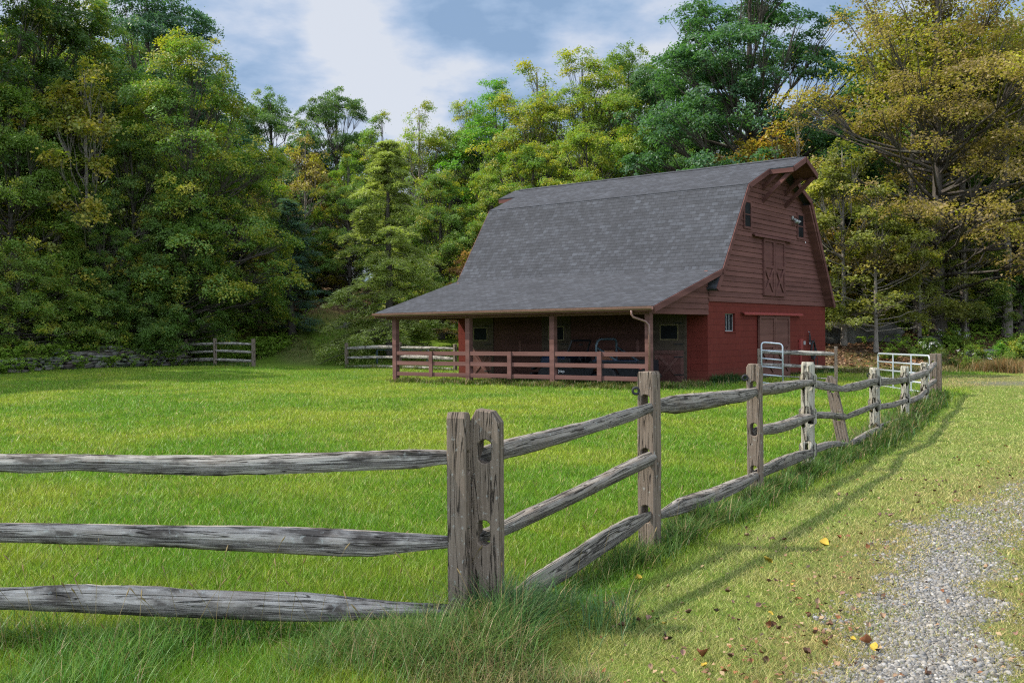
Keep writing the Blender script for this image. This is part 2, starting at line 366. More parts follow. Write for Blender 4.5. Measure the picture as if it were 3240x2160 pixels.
def mat_weathered(name, base, pale, dark, patch=0.55, warm=(0.16, 0.11, 0.075)):
    """bare weathered timber: UV x runs along the piece in metres"""
    t = NT(name); uv = t.uv(); o = t.obj(); oi = t.objinfo()
    off = t.n('ShaderNodeCombineXYZ'); t.l(t.math('MULTIPLY', oi.outputs['Random'], 37.0), off.inputs[0]); t.l(t.math('MULTIPLY', oi.outputs['Random'], 11.0), off.inputs[1])
    va = t.n('ShaderNodeVectorMath', operation='ADD'); t.l(uv, va.inputs[0]); t.l(off.outputs[0], va.inputs[1]); v = va.outputs[0]
    grain = t.noise(t.mapping(v, (3.0, 70, 1)), 1.0, 6, 0.65, 0.6)
    crack = t.noise(t.mapping(v, (1.2, 26, 1)), 1.0, 3, 0.5, 0.9)
    pat = t.noise(t.mapping(v, (2.2, 5.0, 1)), 1.6, 6, 0.62)
    pat2 = t.noise(o, 5.0, 5, 0.6)
    c = t.mix(t.rng(grain, 0.3, 0.7), base, pale)
    c = t.mix(t.rng(pat2, 0.5, 0.75, 0, 0.5), c, warm)
    c = t.mix(t.rng(t.math('ADD', pat, t.math('MULTIPLY', t.math('ADD', grain, -0.5), 0.35)), patch, patch+0.13, 0, 0.85), c, dark)
    cr = t.rng(t.math('ABSOLUTE', t.math('SUBTRACT', crack, 0.5)), 0.0, 0.022, 1.0, 0.0)
    c = t.mix(t.math('MULTIPLY', cr, 0.85), c, (0.018, 0.015, 0.013))
    sp = t.rng(t.noise(o, 34, 3, 0.6), 0.62, 0.70); c = t.mix(t.math('MULTIPLY', sp, 0.45), c, (0.40, 0.41, 0.37))
    h = t.math('SUBTRACT', t.math('MULTIPLY', grain, 0.55), cr)
    t.bsdf(c, 0.9, 0, 0.15, t.bump(h, 1.0, 0.014)); M[name] = t.m
mat_weathered('rail_wood', (0.165, 0.142, 0.117), (0.47, 0.435, 0.385), (0.040, 0.031, 0.025), 0.48)
mat_weathered('post_wood', (0.124, 0.094, 0.069), (0.205, 0.160, 0.122), (0.075, 0.053, 0.039), 0.63, (0.135, 0.095, 0.068))
mat_weathered('plank_wood', (0.140, 0.121, 0.098), (0.31, 0.28, 0.24), (0.050, 0.040, 0.032), 0.55)
mat_weathered('round_post_wood', (0.27, 0.245, 0.19), (0.36, 0.335, 0.27), (0.15, 0.125, 0.09), 0.60, (0.22, 0.20, 0.12))

def mat_leaf():
    t = NT('leaves'); a = t.attr('tint'); s = t.n('ShaderNodeSeparateColor'); t.l(a.outputs['Color'], s.inputs[0]); oi = t.objinfo()
    k = t.rng(s.outputs[0], 0, 1, 1.35, 2.9); kc = t.n('ShaderNodeCombineColor'); [t.l(k, kc.inputs[i]) for i in range(3)]
    base = t.mix(1.0, oi.outputs['Color'], kc.outputs[0], 'MULTIPLY')
    yf = t.math('MULTIPLY', t.math('ADD', t.math('ADD', s.outputs[1], oi.outputs['Alpha']), -1.0), 3.5, True)
    ye = t.mix(t.math('MULTIPLY', s.outputs[2], t.math('MULTIPLY', t.math('ADD', oi.outputs['Alpha'], -0.56), 5.0, True)), (0.165, 0.150, 0.018), (0.185, 0.080, 0.016))
    ye = t.mix(1.0, ye, kc.outputs[0], 'MULTIPLY')
    c = t.mix(yf, base, ye)
    d = t.n('ShaderNodeBsdfPrincipled'); t.l(c, d.inputs['Base Color']); d.inputs['Roughness'].default_value = 0.5; d.inputs['Specular IOR Level'].default_value = 0.35
    tr = t.n('ShaderNodeBsdfTranslucent'); t.l(t.mix(1.0, c, (1.15, 1.35, 0.5), 'MULTIPLY'), tr.inputs['Color'])
    mx = t.n('ShaderNodeMixShader'); mx.inputs[0].default_value = 0.46; t.l(d.outputs[0], mx.inputs[1]); t.l(tr.outputs[0], mx.inputs[2])
    t.l(mx.outputs[0], t.out.inputs['Surface']); M['leaf'] = t.m
mat_leaf()
def mat_grass():
    t = NT('grass_blades'); a = t.attr('tint')
    d = t.n('ShaderNodeBsdfPrincipled'); t.l(a.outputs['Color'], d.inputs['Base Color']); d.inputs['Roughness'].default_value = 0.45; d.inputs['Specular IOR Level'].default_value = 0.3
    tr = t.n('ShaderNodeBsdfTranslucent'); t.l(a.outputs['Color'], tr.inputs['Color'])
    mx = t.n('ShaderNodeMixShader'); mx.inputs[0].default_value = 0.40; t.l(d.outputs[0], mx.inputs[1]); t.l(tr.outputs[0], mx.inputs[2])
    t.l(mx.outputs[0], t.out.inputs['Surface']); M['grass'] = t.m
mat_grass()
def mat_vcol(name, rough=0.85, spec=0.2, bumps=40, bs=0.3):
    t = NT(name); a = t.attr('tint'); o = t.obj(); n = t.noise(o, bumps, 4, 0.6)
    k = t.rng(n, 0.25, 0.75, 0.75, 1.25); kc = t.n('ShaderNodeCombineColor'); [t.l(k, kc.inputs[i]) for i in range(3)]
    t.bsdf(t.mix(1.0, a.outputs['Color'], kc.outputs[0], 'MULTIPLY'), rough, 0, spec, t.bump(n, bs, 0.01)); M[name] = t.m
mat_vcol('pebbles', 0.85, 0.25, 60, 0.3); mat_vcol('dead_leaf', 0.7, 0.25, 30, 0.3); mat_vcol('wall_stone', 0.9, 0.2, 9, 0.8)
def mat_bark(name, c0, c1):
    t = NT(name); o = t.obj(); n = t.noise(t.mapping(o, (6, 6, 1.1)), 2.2, 6, 0.65); n2 = t.noise(o, 1.2, 4)
    c = t.mix(t.rng(n, 0.35, 0.65), c0, c1); c = t.mix(t.rng(n2, 0.5, 0.75, 0, 0.4), c, (0.10, 0.11, 0.08))
    t.bsdf(c, 0.9, 0, 0.15, t.bump(n, 0.8, 0.03)); M[name] = t.m
mat_bark('bark', (0.045, 0.036, 0.030), (0.105, 0.090, 0.074)); mat_bark('pale_bark', (0.13, 0.11, 0.09), (0.23, 0.20, 0.165))
def mat_ground():
    t = NT('ground_soil'); p = t.pos(); a = t.attr('mask'); s = t.n('ShaderNodeSeparateColor'); t.l(a.outputs['Color'], s.inputs[0])
    n1 = t.noise(p, 0.35, 5, 0.6); n2 = t.noise(p, 2.3, 6, 0.65); n3 = t.noise(p, 45, 4, 0.7); n4 = t.noise(p, 14, 5, 0.7)
    g = t.mix(t.rng(n1, 0.35, 0.65), (0.095, 0.180, 0.012), (0.135, 0.210, 0.018))
    g = t.mix(t.rng(n2, 0.5, 0.75, 0, 0.6), g, (0.180, 0.190, 0.045)); g = t.mix(t.rng(n3, 0.35, 0.75, 0, 0.7), g, (0.050, 0.075, 0.014))
    dry = t.mix(t.rng(n3, 0.3, 0.7), (0.110, 0.100, 0.042), (0.190, 0.160, 0.075)); g = t.mix(t.math('MULTIPLY', s.outputs[1], 0.75), g, dry)
    li = t.mix(t.rng(n4, 0.35, 0.7), (0.060, 0.036, 0.020), (0.150, 0.085, 0.045)); g = t.mix(s.outputs[2], g, li)
    gr = t.mix(t.rng(n3, 0.3, 0.7), (0.085, 0.075, 0.060), (0.17, 0.16, 0.145)); g = t.mix(s.outputs[0], g, gr)
    t.bsdf(g, 0.95, 0, 0.1, t.bump(t.math('ADD', n3, t.math('MULTIPLY', n4, 1.5)), 0.7, 0.03)); M['ground'] = t.m
mat_ground()
def mat_glass(name, col=(0.008, 0.009, 0.010)):
    t = NT(name); o = t.obj(); n = t.noise(o, 2.5, 3)
    t.bsdf(t.mix(t.rng(n, 0.4, 0.7), col, (col[0]*1.6, col[1]*1.7, col[2]*1.7)), 0.35, 0, 0.03); M[name] = t.m
mat_glass('dark_glass')
mat_plain('steel', (0.44, 0.475, 0.51), 0.45, 0.35, 0.5, 0.2, 9); mat_plain('blue_steel', (0.065, 0.095, 0.115), 0.5, 0.3)
mat_plain('rubber', (0.014, 0.014, 0.015), 0.7); mat_plain('black_paint', (0.010, 0.011, 0.014), 0.4, 0, 0.25); mat_plain('navy_paint', (0.009, 0.018, 0.042), 0.4, 0, 0.3)
mat_plain('red_paint', (0.20, 0.03, 0.025), 0.5); mat_plain('grey_box', (0.26, 0.26, 0.25), 0.5); mat_plain('white_paint', (0.75, 0.75, 0.73), 0.5, var=0.1)
mat_plain('tan_vinyl', (0.22, 0.10, 0.055), 0.6); mat_plain('yellow_trim', (0.13, 0.105, 0.05), 0.6); mat_plain('gutter_brown', (0.160, 0.085, 0.066), 0.4, 0, 0.5)
mat_plain('rim_metal', (0.40, 0.46, 0.50), 0.35, 0.5); mat_plain('lamp_glass', (0.26, 0.27, 0.26), 0.15, 0, 0.5)
def mat_rock():
    t = NT('rock'); o = t.obj(); n = t.noise(o, 0.9, 7, 0.65); n2 = t.noise(o, 5, 6, 0.7); n3 = t.noise(t.mapping(o, (2.5, 2.5, 0.4)), 1.2, 5, 0.6)
    c = t.mix(t.rng(n, 0.35, 0.65), (0.055, 0.053, 0.046), (0.155, 0.145, 0.125)); c = t.mix(t.rng(n3, 0.5, 0.65, 0, 0.75), c, (0.045, 0.045, 0.036)); c = t.mix(t.rng(n2, 0.55, 0.7, 0, 0.5), c, (0.075, 0.085, 0.040))
    t.bsdf(c, 0.95, 0, 0.15, t.bump(t.math('ADD', n, n2), 0.8, 0.08)); M['rock'] = t.m
mat_rock()

# ------------------------------------------------------------------ the ground: one sheet to the horizon
def axis(lo, hi, f0, f1, step):
    a = np.arange(f0, f1+1e-6, step); l = [f0]; s = step
    while l[-1] > lo: s *= 1.35; l.append(l[-1]-s)
    r = [f1]; s = step
    while r[-1] < hi: s *= 1.35; r.append(r[-1]+s)
    return np.concatenate([np.array(l[1:])[::-1], a, np.array(r[1:])])
def build_ground():
    xs = axis(-2500, 2500, -34, 34, 0.25); ys = axis(-600, 3500, 1.0, 66, 0.25)
    X, Y = np.meshgrid(xs, ys); Z = height(X, Y)
    v = np.stack([X, Y, Z], -1).reshape(-1, 3); nx, ny = len(xs), len(ys)
    i = (np.arange(ny-1)[:, None]*nx + np.arange(nx-1)[None, :]).ravel()
    fcs = np.stack([i, i+1, i+1+nx, i+nx], 1)
    g = gravel_mask(X, Y)*0.85; d = dry_mask(X, Y)*(Y > -5)*(Y < 40); li = litter_mask(X, Y)
    # the worn track running up to the woods
    tr = (1-smooth(seg_dist(X, Y, [(-9, 44), (-12, 56), (-17, 66), (-20, 78)]), 0.5, 1.6))*smooth(Y, 48, 56)*0.9
    d = np.clip(np.maximum(d, tr), 0, 1)
    cols = np.stack([g, d, li, np.ones_like(g)], -1).reshape(-1, 4)
    me = np_mesh('ground', v, fcs, cols, colname='mask', smooth_shade=True)
    tag(link_mesh('ground', me, M['ground']), kind='structure')
build_ground()

# ------------------------------------------------------------------ the barn   (U = along the ridge away, V = across the gable, Z up)
L, W = 9.97, 10.2
RIDGE = (5.106, 7.50); BRL = (2.28, 6.35); BRR = (7.93, 6.35); JL = (0.317, 3.54); ER = (10.33, 2.55); EP = (-4.02, 2.32)
OH = 0.35
barn = empty('barn', (BX, BY, 0), -YAW, 'dark red gambrel barn with grey shingled roof and open porch, red block walls below', 'barn')
def part(mb, name, mat, bevel=0.0, parent=None, label=None, shade=False):
    o = mb.build(name, M[mat], parent if parent is not None else barn, bevel, shade)
    if label: o['label'] = label
    return o
def B(): return MB(flip=True)

# block walls (hollow, with an opening for the window)
ZB = 2.53
def block_walls():
    m = B(); T = 0.2
    win = (1.22, 1.98, 1.60, 2.17)
    m.box(0, T, 0, win[0], -0.3, ZB); m.box(0, T, win[1], W, -0.3, ZB); m.box(0, T, win[0], win[1], -0.3, win[2]); m.box(0, T, win[0], win[1], win[3], ZB)
    m.box(L-T, L, 0, W, -0.3, ZB); m.box(T, L-T, 0, T, -0.3, ZB); m.box(T, L-T, W-T, W, -0.3, ZB)
    part(m, 'block_wall', 'block')
block_walls()
def gable_half(z):
    """V range of the gable wall at height z"""
    def xin(p, q, z): return p[0] + (q[0]-p[0])*(z-p[1])/(q[1]-p[1])
    lo = 0.0 if z < 3.05 else (xin(JL, BRL, z) if z < BRL[1] else xin(BRL, RIDGE, z))
    hi = W if z < 2.75 else (xin(ER, BRR, z) if z < BRR[1] else xin(BRR, RIDGE, z))
    return max(lo, 0)+0.05, min(hi, W)-0.04
def gable(U0, sgn, name):
    m = B(); z = ZB; h = 0.168
    while z < RIDGE[1]-0.12:
        z1 = min(z+h, RIDGE[1]-0.1)
        a0, b0 = gable_half(z); a1, b1 = gable_half(z1)
        a1 = max(a1, a0); b1 = min(b1, b0)
        o0, o1 = U0-sgn*0.045, U0-sgn*0.018
        vs = [(o0, a0, z), (o0, b0, z), (o1, b1, z1), (o1, a1, z1), (U0+sgn*0.1, a0, z), (U0+sgn*0.1, b0, z), (U0+sgn*0.1, b1, z1), (U0+sgn*0.1, a1, z1)]
        m._add(vs, [(0, 1, 2, 3), (7, 6, 5, 4), (0, 4, 5, 1), (1, 5, 6, 2), (2, 6, 7, 3), (3, 7, 4, 0)])
        z = z1
    part(m, name, 'siding')
gable(0.0, 1, 'gable_siding'); gable(L, -1, 'gable_siding')
# lean-to end boards above the porch opening
def lean_end(U0, sgn):
    m = B(); z = 2.12
    while z < 3.45:
        z1 = z+0.168
        def vlo(zz): return -3.62 if zz < 2.30 else EP[0] + (zz+0.10-EP[1])*(JL[0]-EP[0])/(JL[1]-EP[1])
        a0, a1 = vlo(z), vlo(z1)
        if a0 > -0.1: break
        a1 = min(a1, -0.02)
        o0, o1 = U0-sgn*0.045, U0-sgn*0.018
        vs = [(o0, a0, z), (o0, 0.0, z), (o1, 0.0, z1), (o1, a1, z1), (U0+sgn*0.08, a0, z), (U0+sgn*0.08, 0, z), (U0+sgn*0.08, 0, z1), (U0+sgn*0.08, a1, z1)]
        m._add(vs, [(0, 1, 2, 3), (7, 6, 5, 4), (0, 4, 5, 1), (1, 5, 6, 2), (2, 6, 7, 3), (3, 7, 4, 0)]); z = z1
    part(m, 'lean_to_siding', 'siding')
lean_end(0.0, 1); lean_end(L, -1)
# roof slopes
def slope(m, p, q, U0, U1, th=0.09, s0=0.0):
    p = Vector(p); q = Vector(q); d = (q-p).normalized(); n = Vector((-d.y, d.x));
    if n.y < 0: n = -n
    poly = [p, q, q-n*th, p-n*th]
    m.prism([tuple(x) for x in poly], U0, U1, 0, lambda v: (v[0], s0+(Vector((v[1], v[2]))-p).dot(d)))
def roof():
    m = B(); R = Vector(RIDGE)
    s1 = (Vector(JL)-Vector(EP)).length; s2 = s1+(Vector(BRL)-Vector(JL)).length
    slope(m, EP, (JL[0]+0.02, JL[1]+0.006), -OH, L+0.29, 0.08, 0.0)
    slope(m, (JL[0]-0.45, JL[1]-0.644), BRL, -OH+0.004, L+0.286, 0.09, s1-0.786)
    # upper slopes with the hay hood carried out past both gables
    for sg in (1, -1):
        def mv(v): return v if sg == 1 else 2*RIDGE[0]-v
        b = Vector((mv(BRL[0]), BRL[1])); d = (R-b).normalized(); hv = 3.98; hp = b + d*((hv-BRL[0])/abs(d.x))
        ovr = 0.035
        slope(m, tuple(b-d*ovr), tuple(hp), -OH-0.004, L+0.294, 0.085, s2)
        slope(m, tuple(hp), RIDGE, -1.19, L+1.16, 0.085, s2+(hp-b).length)
    slope(m, ER, BRR, -OH, L+0.29, 0.09, 0.0)
    # ridge cap
    m.prism([(RIDGE[0]-0.16, RIDGE[1]-0.045), (RIDGE[0], RIDGE[1]+0.028), (RIDGE[0]+0.16, RIDGE[1]-0.045), (RIDGE[0], RIDGE[1]-0.02)], -0.9, L+0.9, 0, lambda v: (v[0], v[1]))
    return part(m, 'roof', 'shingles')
roof_o = roof()
# fascia along the rakes and the hood edges
def fascia():
    def off(p, q, d):   # shift a profile segment inwards
        p = Vector(p); q = Vector(q); t = (q-p).normalized(); n = Vector((-t.y, t.x)); n = n if n.y < 0 else -n
        return p+n*d, q+n*d
    R = Vector(RIDGE); hl = Vector((3.98, BRL[1]+(3.98-BRL[0])*(RIDGE[1]-BRL[1])/(RIDGE[0]-BRL[0]))); hr = Vector((2*RIDGE[0]-3.98, hl.y))
    for Ue, sg, hood in ((-OH, 1, -1.19), (L+0.29, -1, L+1.16)):
        segs = [(EP, JL, Ue, 0.17), ((JL[0]-0.44, JL[1]-0.63), BRL, Ue, 0.16), (BRL, tuple(hl), Ue, 0.16), (tuple(hr), BRR, Ue, 0.16), (BRR, ER, Ue, 0.17), (tuple(hl), RIDGE, hood, 0.17), (RIDGE, tuple(hr), hood, 0.17)]
        for p, q, ue, wd in segs:
            m = B(); a, b = off(p, q, 0.012); c, d = off(p, q, 0.012+wd)
            m.prism([tuple(a), tuple(b), tuple(d), tuple(c)], ue-sg*0.03, ue+sg*0.012, 0)
            part(m, 'rake_board', 'trim')
        m = B(); lo, hi = sorted((Ue-sg*0.035, hood))
        m.box(lo, hi, 3.985, 4.03, hl.y-0.19, hl.y-0.045); part(m, 'hood_board', 'trim')
        m = B(); m.box(lo, hi, 2*RIDGE[0]-4.03, 2*RIDGE[0]-3.985, hl.y-0.19, hl.y-0.045); part(m, 'hood_board', 'trim')
        # hood soffit
        for s in (1, -1):
            m = B(); v0 = 4.03 if s == 1 else 2*RIDGE[0]-4.03
            m.prism([(v0, hl.y-0.11), (RIDGE[0], RIDGE[1]-0.11), (RIDGE[0], RIDGE[1]-0.135), (v0, hl.y-0.135)], lo+0.02, hi-0.02, 0); part(m, 'hood_soffit', 'trim')
    # dark tail box under the far lower eave
    m = B(); m.prism([(W-0.02, 2.50), (ER[0]-0.07, 2.50), (BRR[0]-0.05, BRR[1]-0.14), (BRR[0]-0.25, BRR[1]-0.18)], -OH+0.014, 0.0, 0); part(m, 'soffit', 'siding')
    m = B(); m.prism([(-0.02, 2.92), (0.02, 2.9), (BRL[0]+0.05, BRL[1]-0.12), (BRL[0]-0.06, BRL[1]-0.14)], -OH+0.014, 0.0, 0); part(m, 'soffit', 'siding')
fascia()
# brackets of the hay hood
for V0, V1 in ((4.20, 4.10), (6.17, 6.10)):
    for z0, U1 in ((5.98, -1.10), (6.42, -0.68)):
        m = B(); m.beam((0.0, V0, z0), (U1, V1, 6.94), 0.085, 0.14); part(m, 'bracket', 'trim', 0.006)
# gable windows
for v0, v1, z0, z1 in ((2.58, 3.18, 4.96, 5.90), (7.23, 7.90, 4.94, 5.88)):
    m = B(); w = 0.075
    for a in ((v0, v0+w, z0, z1), (v1-w, v1, z0, z1)): m.box(-0.075, -0.03, a[0], a[1], a[2], a[3])
    m.box(-0.073, -0.03, v0+w, v1-w, z0, z0+w); m.box(-0.073, -0.03, v0+w, v1-w, z1-w, z1); m.box(-0.065, -0.03, v0+w, v1-w, (z0+z1)/2-0.02, (z0+z1)/2+0.02)
    wo_ = part(m, 'window', 'trim')
    g = B(); g.box(-0.056, -0.046, v0+w-0.01, v1-w+0.01, z0+w-0.01, z1-w+0.01); part(g, 'pane', 'dark_glass', 0, wo_)
# block window, set back in its opening
m = B()
for a in ((1.22, 1.25), (1.49, 1.52), (1.70, 1.73), (1.95, 1.98)): m.box(0.09, 0.12, a[0], a[1], 1.60, 2.17)
m.box(0.092, 0.118, 1.25, 1.95, 1.60, 1.635); m.box(0.092, 0.118, 1.25, 1.95, 2.14, 2.17); wo_ = part(m, 'window', 'grey_box', label='small metal framed window set deep in the red block wall')
g = B(); g.box(0.10, 0.11, 1.24, 1.96, 1.62, 2.15); part(g, 'pane', 'dark_glass', 0, wo_)
m = B(); m.box(-0.03, 0.13, 1.20, 2.0, 1.555, 1.60); part(m, 'window_sill', 'block', 0, wo_)
# sliding doors
def cross_door(name, v0, v1, z0, z1, zm, U=-0.06, mat='door_wood', hinge=None, xs=True):
    m = B(); m.box(U, U+0.03, v0, v1, z0, z1); d = part(m, name, mat)
    m = B(); w = 0.10; Uo = U-0.045
    for a, b in ((v0, v0+w), (v1-w, v1)): m.box(Uo, U+0.002, a, b, z0, z1)
    for a, b in ((z0, z0+w*1.3), (zm-w/2, zm+w/2), (z1-w, z1)): m.box(Uo+0.002, U+0.002, v0+w, v1-w, a, b)
    for s in (0, 1):
        p, q = ((v0+w, z0+w*1.3), (v1-w, zm-w/2)); p, q = ((p, q) if s == 0 else ((p[0], q[1]), (q[0], p[1])))
        m.beam((Uo+0.014+0.004*s, p[0], p[1]), (Uo+0.014+0.004*s, q[0], q[1]), 0.034, 0.085, (0, 0, 1))
    part(m, 'frame', mat, 0, d)
    return d
cross_door('loft_door', 4.11, 5.03, 2.80, 4.74, 3.80, mat='trim'); cross_door('loft_door', 5.06, 5.97, 2.80, 4.74, 3.80, mat='trim')
cross_door('sliding_door', 3.71, 5.025, 0.03, 2.12, 1.08); cross_door('sliding_door', 5.045, 6.36, 0.03, 2.12, 1.08)
def track(v0, v1, z, mat):
    m = B(); m.prism([(-0.05, z+0.10), (-0.13, z+0.085), (-0.17, z+0.03), (-0.165, z), (-0.145, z), (-0.145, z+0.03), (-0.115, z+0.068), (-0.05, z+0.078)], v0, v1, 1)
    m2 = B(); m2.v = [(-(x), y, zz2) for (x, y, zz2) in [(-a[0], a[1], a[2]) for a in m.v]]; m2.f = m.f; m2.uv = m.uv
    part(m2, 'door_track', mat)
track(3.26, 6.62, 4.74, 'trim'); track(2.37, 7.50, 2.13, 'red_paint')
# porch
def porch():
    m = B(); m.box(-0.05, L+0.05, -3.70, -3.54, 2.10, 2.26); part(m, 'porch_beam', 'porch_wood', 0.004)
    for uu in (0, L):
        m = B(); m.box(uu-0.02, uu+0.02, -3.54, 0, 2.11, 2.2); part(m, 'porch_beam', 'siding')
    for u in (9.66, 6.48, 3.24, 0.02):
        m = B(); m.box(u-0.085, u+0.085, -3.71, -3.53, -0.2, 2.10); part(m, 'porch_post', 'porch_wood', 0.008)
    # rafters under the porch roof
    m = B()
    for i in range(13):
        u = 0.15+i*(L-0.3)/12; m.beam((u, -3.9, 2.22), (u, 0.05, 3.31), 0.045, 0.14)
    part(m, 'rafters', 'trim')
    for a, b in ((9.575, 6.565), (6.395, 3.325), (3.155, 0.105)):
        for z in (0.235, 0.59, 0.92):
            m = B(); m.box(b, a, -3.69, -3.65, z, z+0.125); part(m, 'porch_rail', 'porch_wood', 0.004)
        c = (a+b)/2-0.05; m = B(); m.box(c-0.075, c+0.075, -3.74, -3.692, 0.215, 1.05); part(m, 'porch_rail_post', 'porch_wood', 0.005)
    m = B(); m.v = []; prof = [(-4.02, 2.305), (-4.02, 2.215), (-4.10, 2.205), (-4.135, 2.25), (-4.145, 2.31), (-4.13, 2.31), (-4.12, 2.255), (-4.095, 2.222), (-4.035, 2.23), (-4.035, 2.305)]
    m.prism(prof, -OH, L+0.29, 0); g = part(m, 'gutter', 'gutter_brown')
    m = B(); m.tube([(0.30, -4.08, 2.21), (0.30, -4.08, 2.10), (0.27, -4.05, 2.02), (0.02, -3.80, 1.90), (-0.05, -3.75, 1.80), (-0.06, -3.745, 1.70), (-0.06, -3.745, 0.05)], 0.034, 8); part(m, 'downspout', 'gutter_brown', 0, None, None, True)
    m = B(); m.box(-OH+0.02, L+0.27, -4.012, -3.975, 2.16, 2.29); part(m, 'eave_board', 'trim')
porch()
def porch_wall():  # boards added over the block wall, coloured dark to stand in for shade
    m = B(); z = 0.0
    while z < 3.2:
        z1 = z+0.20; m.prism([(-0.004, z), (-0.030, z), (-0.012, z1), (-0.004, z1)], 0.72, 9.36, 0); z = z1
    part(m, 'porch_wall_shade_boards', 'porch_shade_wood')
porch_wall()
def stable_door(u0, u1, window):
    """two-leaf door in the back wall of the porch, facing -V"""
    z0, z1, zm = -0.02, 2.08, 1.02; hw = 0.06
    m = B(); m.box(u0-0.09, u0, -0.05, 0.0, z0, z1+0.09); m.box(u1, u1+0.09, -0.05, 0.0, z0, z1+0.09); m.box(u0, u1, -0.048, 0.0, z1, z1+0.09); fr = part(m, 'door_frame', 'stable_door')
    m = B(); m.box(u0, u1, -0.032, -0.004, zm+0.01, z1); up = part(m, 'door', 'stable_door')
    m = B(); m.box(u0, u1, -0.033, -0.004, z0, zm); lo = part(m, 'door', 'trim')
    m = B(); w = 0.11
    for a in ((z0, z0+w), (zm-w, zm)): m.box(u0, u1, -0.056, -0.034, a[0], a[1])
    for a in ((u0, u0+w), (u1-w, u1)): m.box(a[0], a[1], -0.055, -0.034, z0+w, zm-w)
    m.beam((u0+w, -0.045, z0+w), (u1-w, -0.045, zm-w), 0.022, 0.085); m.beam((u0+w, -0.047, zm-w), (u1-w, -0.047, z0+w), 0.022, 0.085); part(m, 'brace', 'porch_wood', 0, lo)
    cu = (u0+u1)/2; hwid = 0.29; a, b = 1.38, 1.80; m = B()
    m.box(cu-hwid-0.035, cu-hwid, -0.05, -0.033, a-0.035, b+0.035); m.box(cu+hwid, cu+hwid+0.035, -0.05, -0.033, a-0.035, b+0.035); m.box(cu-hwid, cu+hwid, -0.049, -0.033, a-0.035, a); m.box(cu-hwid, cu+hwid, -0.049, -0.033, b, b+0.035)
    wf = part(m, 'window_frame', 'yellow_trim', 0, up); m = B(); m.box(cu-hwid, cu+hwid, -0.040, -0.034, a, b); part(m, 'pane', 'dark_glass', 0, wf)
    for z in (0.25, 0.80, 1.20, 1.85): m = B(); m.box(u0+0.0, u0+0.32, -0.066, -0.058, z, z+0.035); part(m, 'hinge', 'rubber', 0, fr)
for a, b in ((8.40, 9.40), (5.10, 6.10), (0.80, 1.82)): stable_door(a, b, True)
for u in (7.15, 2.45):
    m = B(); m.box(u-0.05, u+0.05, -0.03, -0.002, 0.95, 1.35); part(m, 'wall_cleat', 'porch_wood')
# small fixtures on the gable
m = B(); m.box(-0.10, -0.005, 7.40, 7.64, 0.92, 1.30); m.box(-0.07, -0.005, 7.47, 7.57, -0.1, 0.92); part(m, 'conduit_box', 'red_paint', 0.006)
m = B(); m.box(-0.07, -0.005, 7.80, 7.95, 1.08, 1.22); part(m, 'outlet', 'grey_box', 0.006); m = B(); m.box(-0.05, -0.005, 7.84, 7.91, 0.70, 0.76); part(m, 'tap', 'grey_box', 0.006)
m = B(); m.box(-0.08, -0.046, 6.72, 6.86, 5.58, 5.72); fl = part(m, 'floodlight', 'grey_box', 0.004)
for dv in (-0.03, 0.18):
    m = B(); m.tube([(-0.08, 6.80+dv*0.4, 5.62), (-0.17, 6.80+dv, 5.56)], [0.03, 0.04], 10); m.tube([(-0.17, 6.80+dv, 5.56), (-0.23, 6.80+dv*1.2, 5.48)], [0.05, 0.085], 12); part(m, 'lamp', 'lamp_glass', 0, fl, None, True)
m = B(); m.box(-0.06, -0.046, 8.02, 8.06, 4.84, 4.88); part(m, 'insulator', 'white_paint')
def hose_and_halter():
    o = empty('garden_hose', (BX, BY, 0), -YAW, 'coiled black garden hose hanging on the red block wall beside the sliding doors', 'hose')
    m = B(); pts = []
    for i in range(61):
        a = 2*math.pi*i/12; pts.append((-0.10-0.012*(i/12), 8.55+0.20*math.sin(a)*(1+0.1*math.sin(i)), 0.86+0.34*math.cos(a)*(1+0.06*math.sin(i*1.7))))
    m.tube(pts, 0.018, 7); m.build('coil', M['rubber'], o, 0, True)
    m = B(); m.tube([(-0.09, 8.7, 0.6), (-0.1, 8.78, 0.3), (-0.16, 8.95, 0.02), (-0.3, 9.1, 0.01)], 0.016, 7); m.tube([(-0.08, 8.75, 1.15), (-0.1, 8.98, 0.9), (-0.1, 9.05, 0.4), (-0.15, 9.08, 0.02)], 0.014, 7); m.build('loose_end', M['rubber'], o, 0, True)
    m = B(); m.tube([(0.0, 8.55, 1.22), (-0.16, 8.55, 1.22), (-0.17, 8.55, 1.30)], 0.02, 8); m.build('hanger', M['rubber'], o)
    p = empty('horse_halter', (BX, BY, 0), -YAW, 'black rope halter hanging from a hook above the coiled hose', 'halter')
    m = B(); m.tube([(-0.07, 8.36, 1.52), (-0.08, 8.32, 1.36), (-0.08, 8.31, 1.2), (-0.08, 8.36, 1.12), (-0.08, 8.42, 1.2), (-0.08, 8.40, 1.36), (-0.07, 8.36, 1.52)], 0.018, 6); m.build('rope', M['rubber'], p, 0, True)
    m = B(); m.box(-0.09, -0.06, 8.32, 8.40, 1.10, 1.17); m.build('clip', M['steel'], p); m = B(); m.tube([(0.0, 8.36, 1.56), (-0.08, 8.36, 1.55)], 0.012, 6); m.build('hook', M['steel'], p)
hose_and_halter()

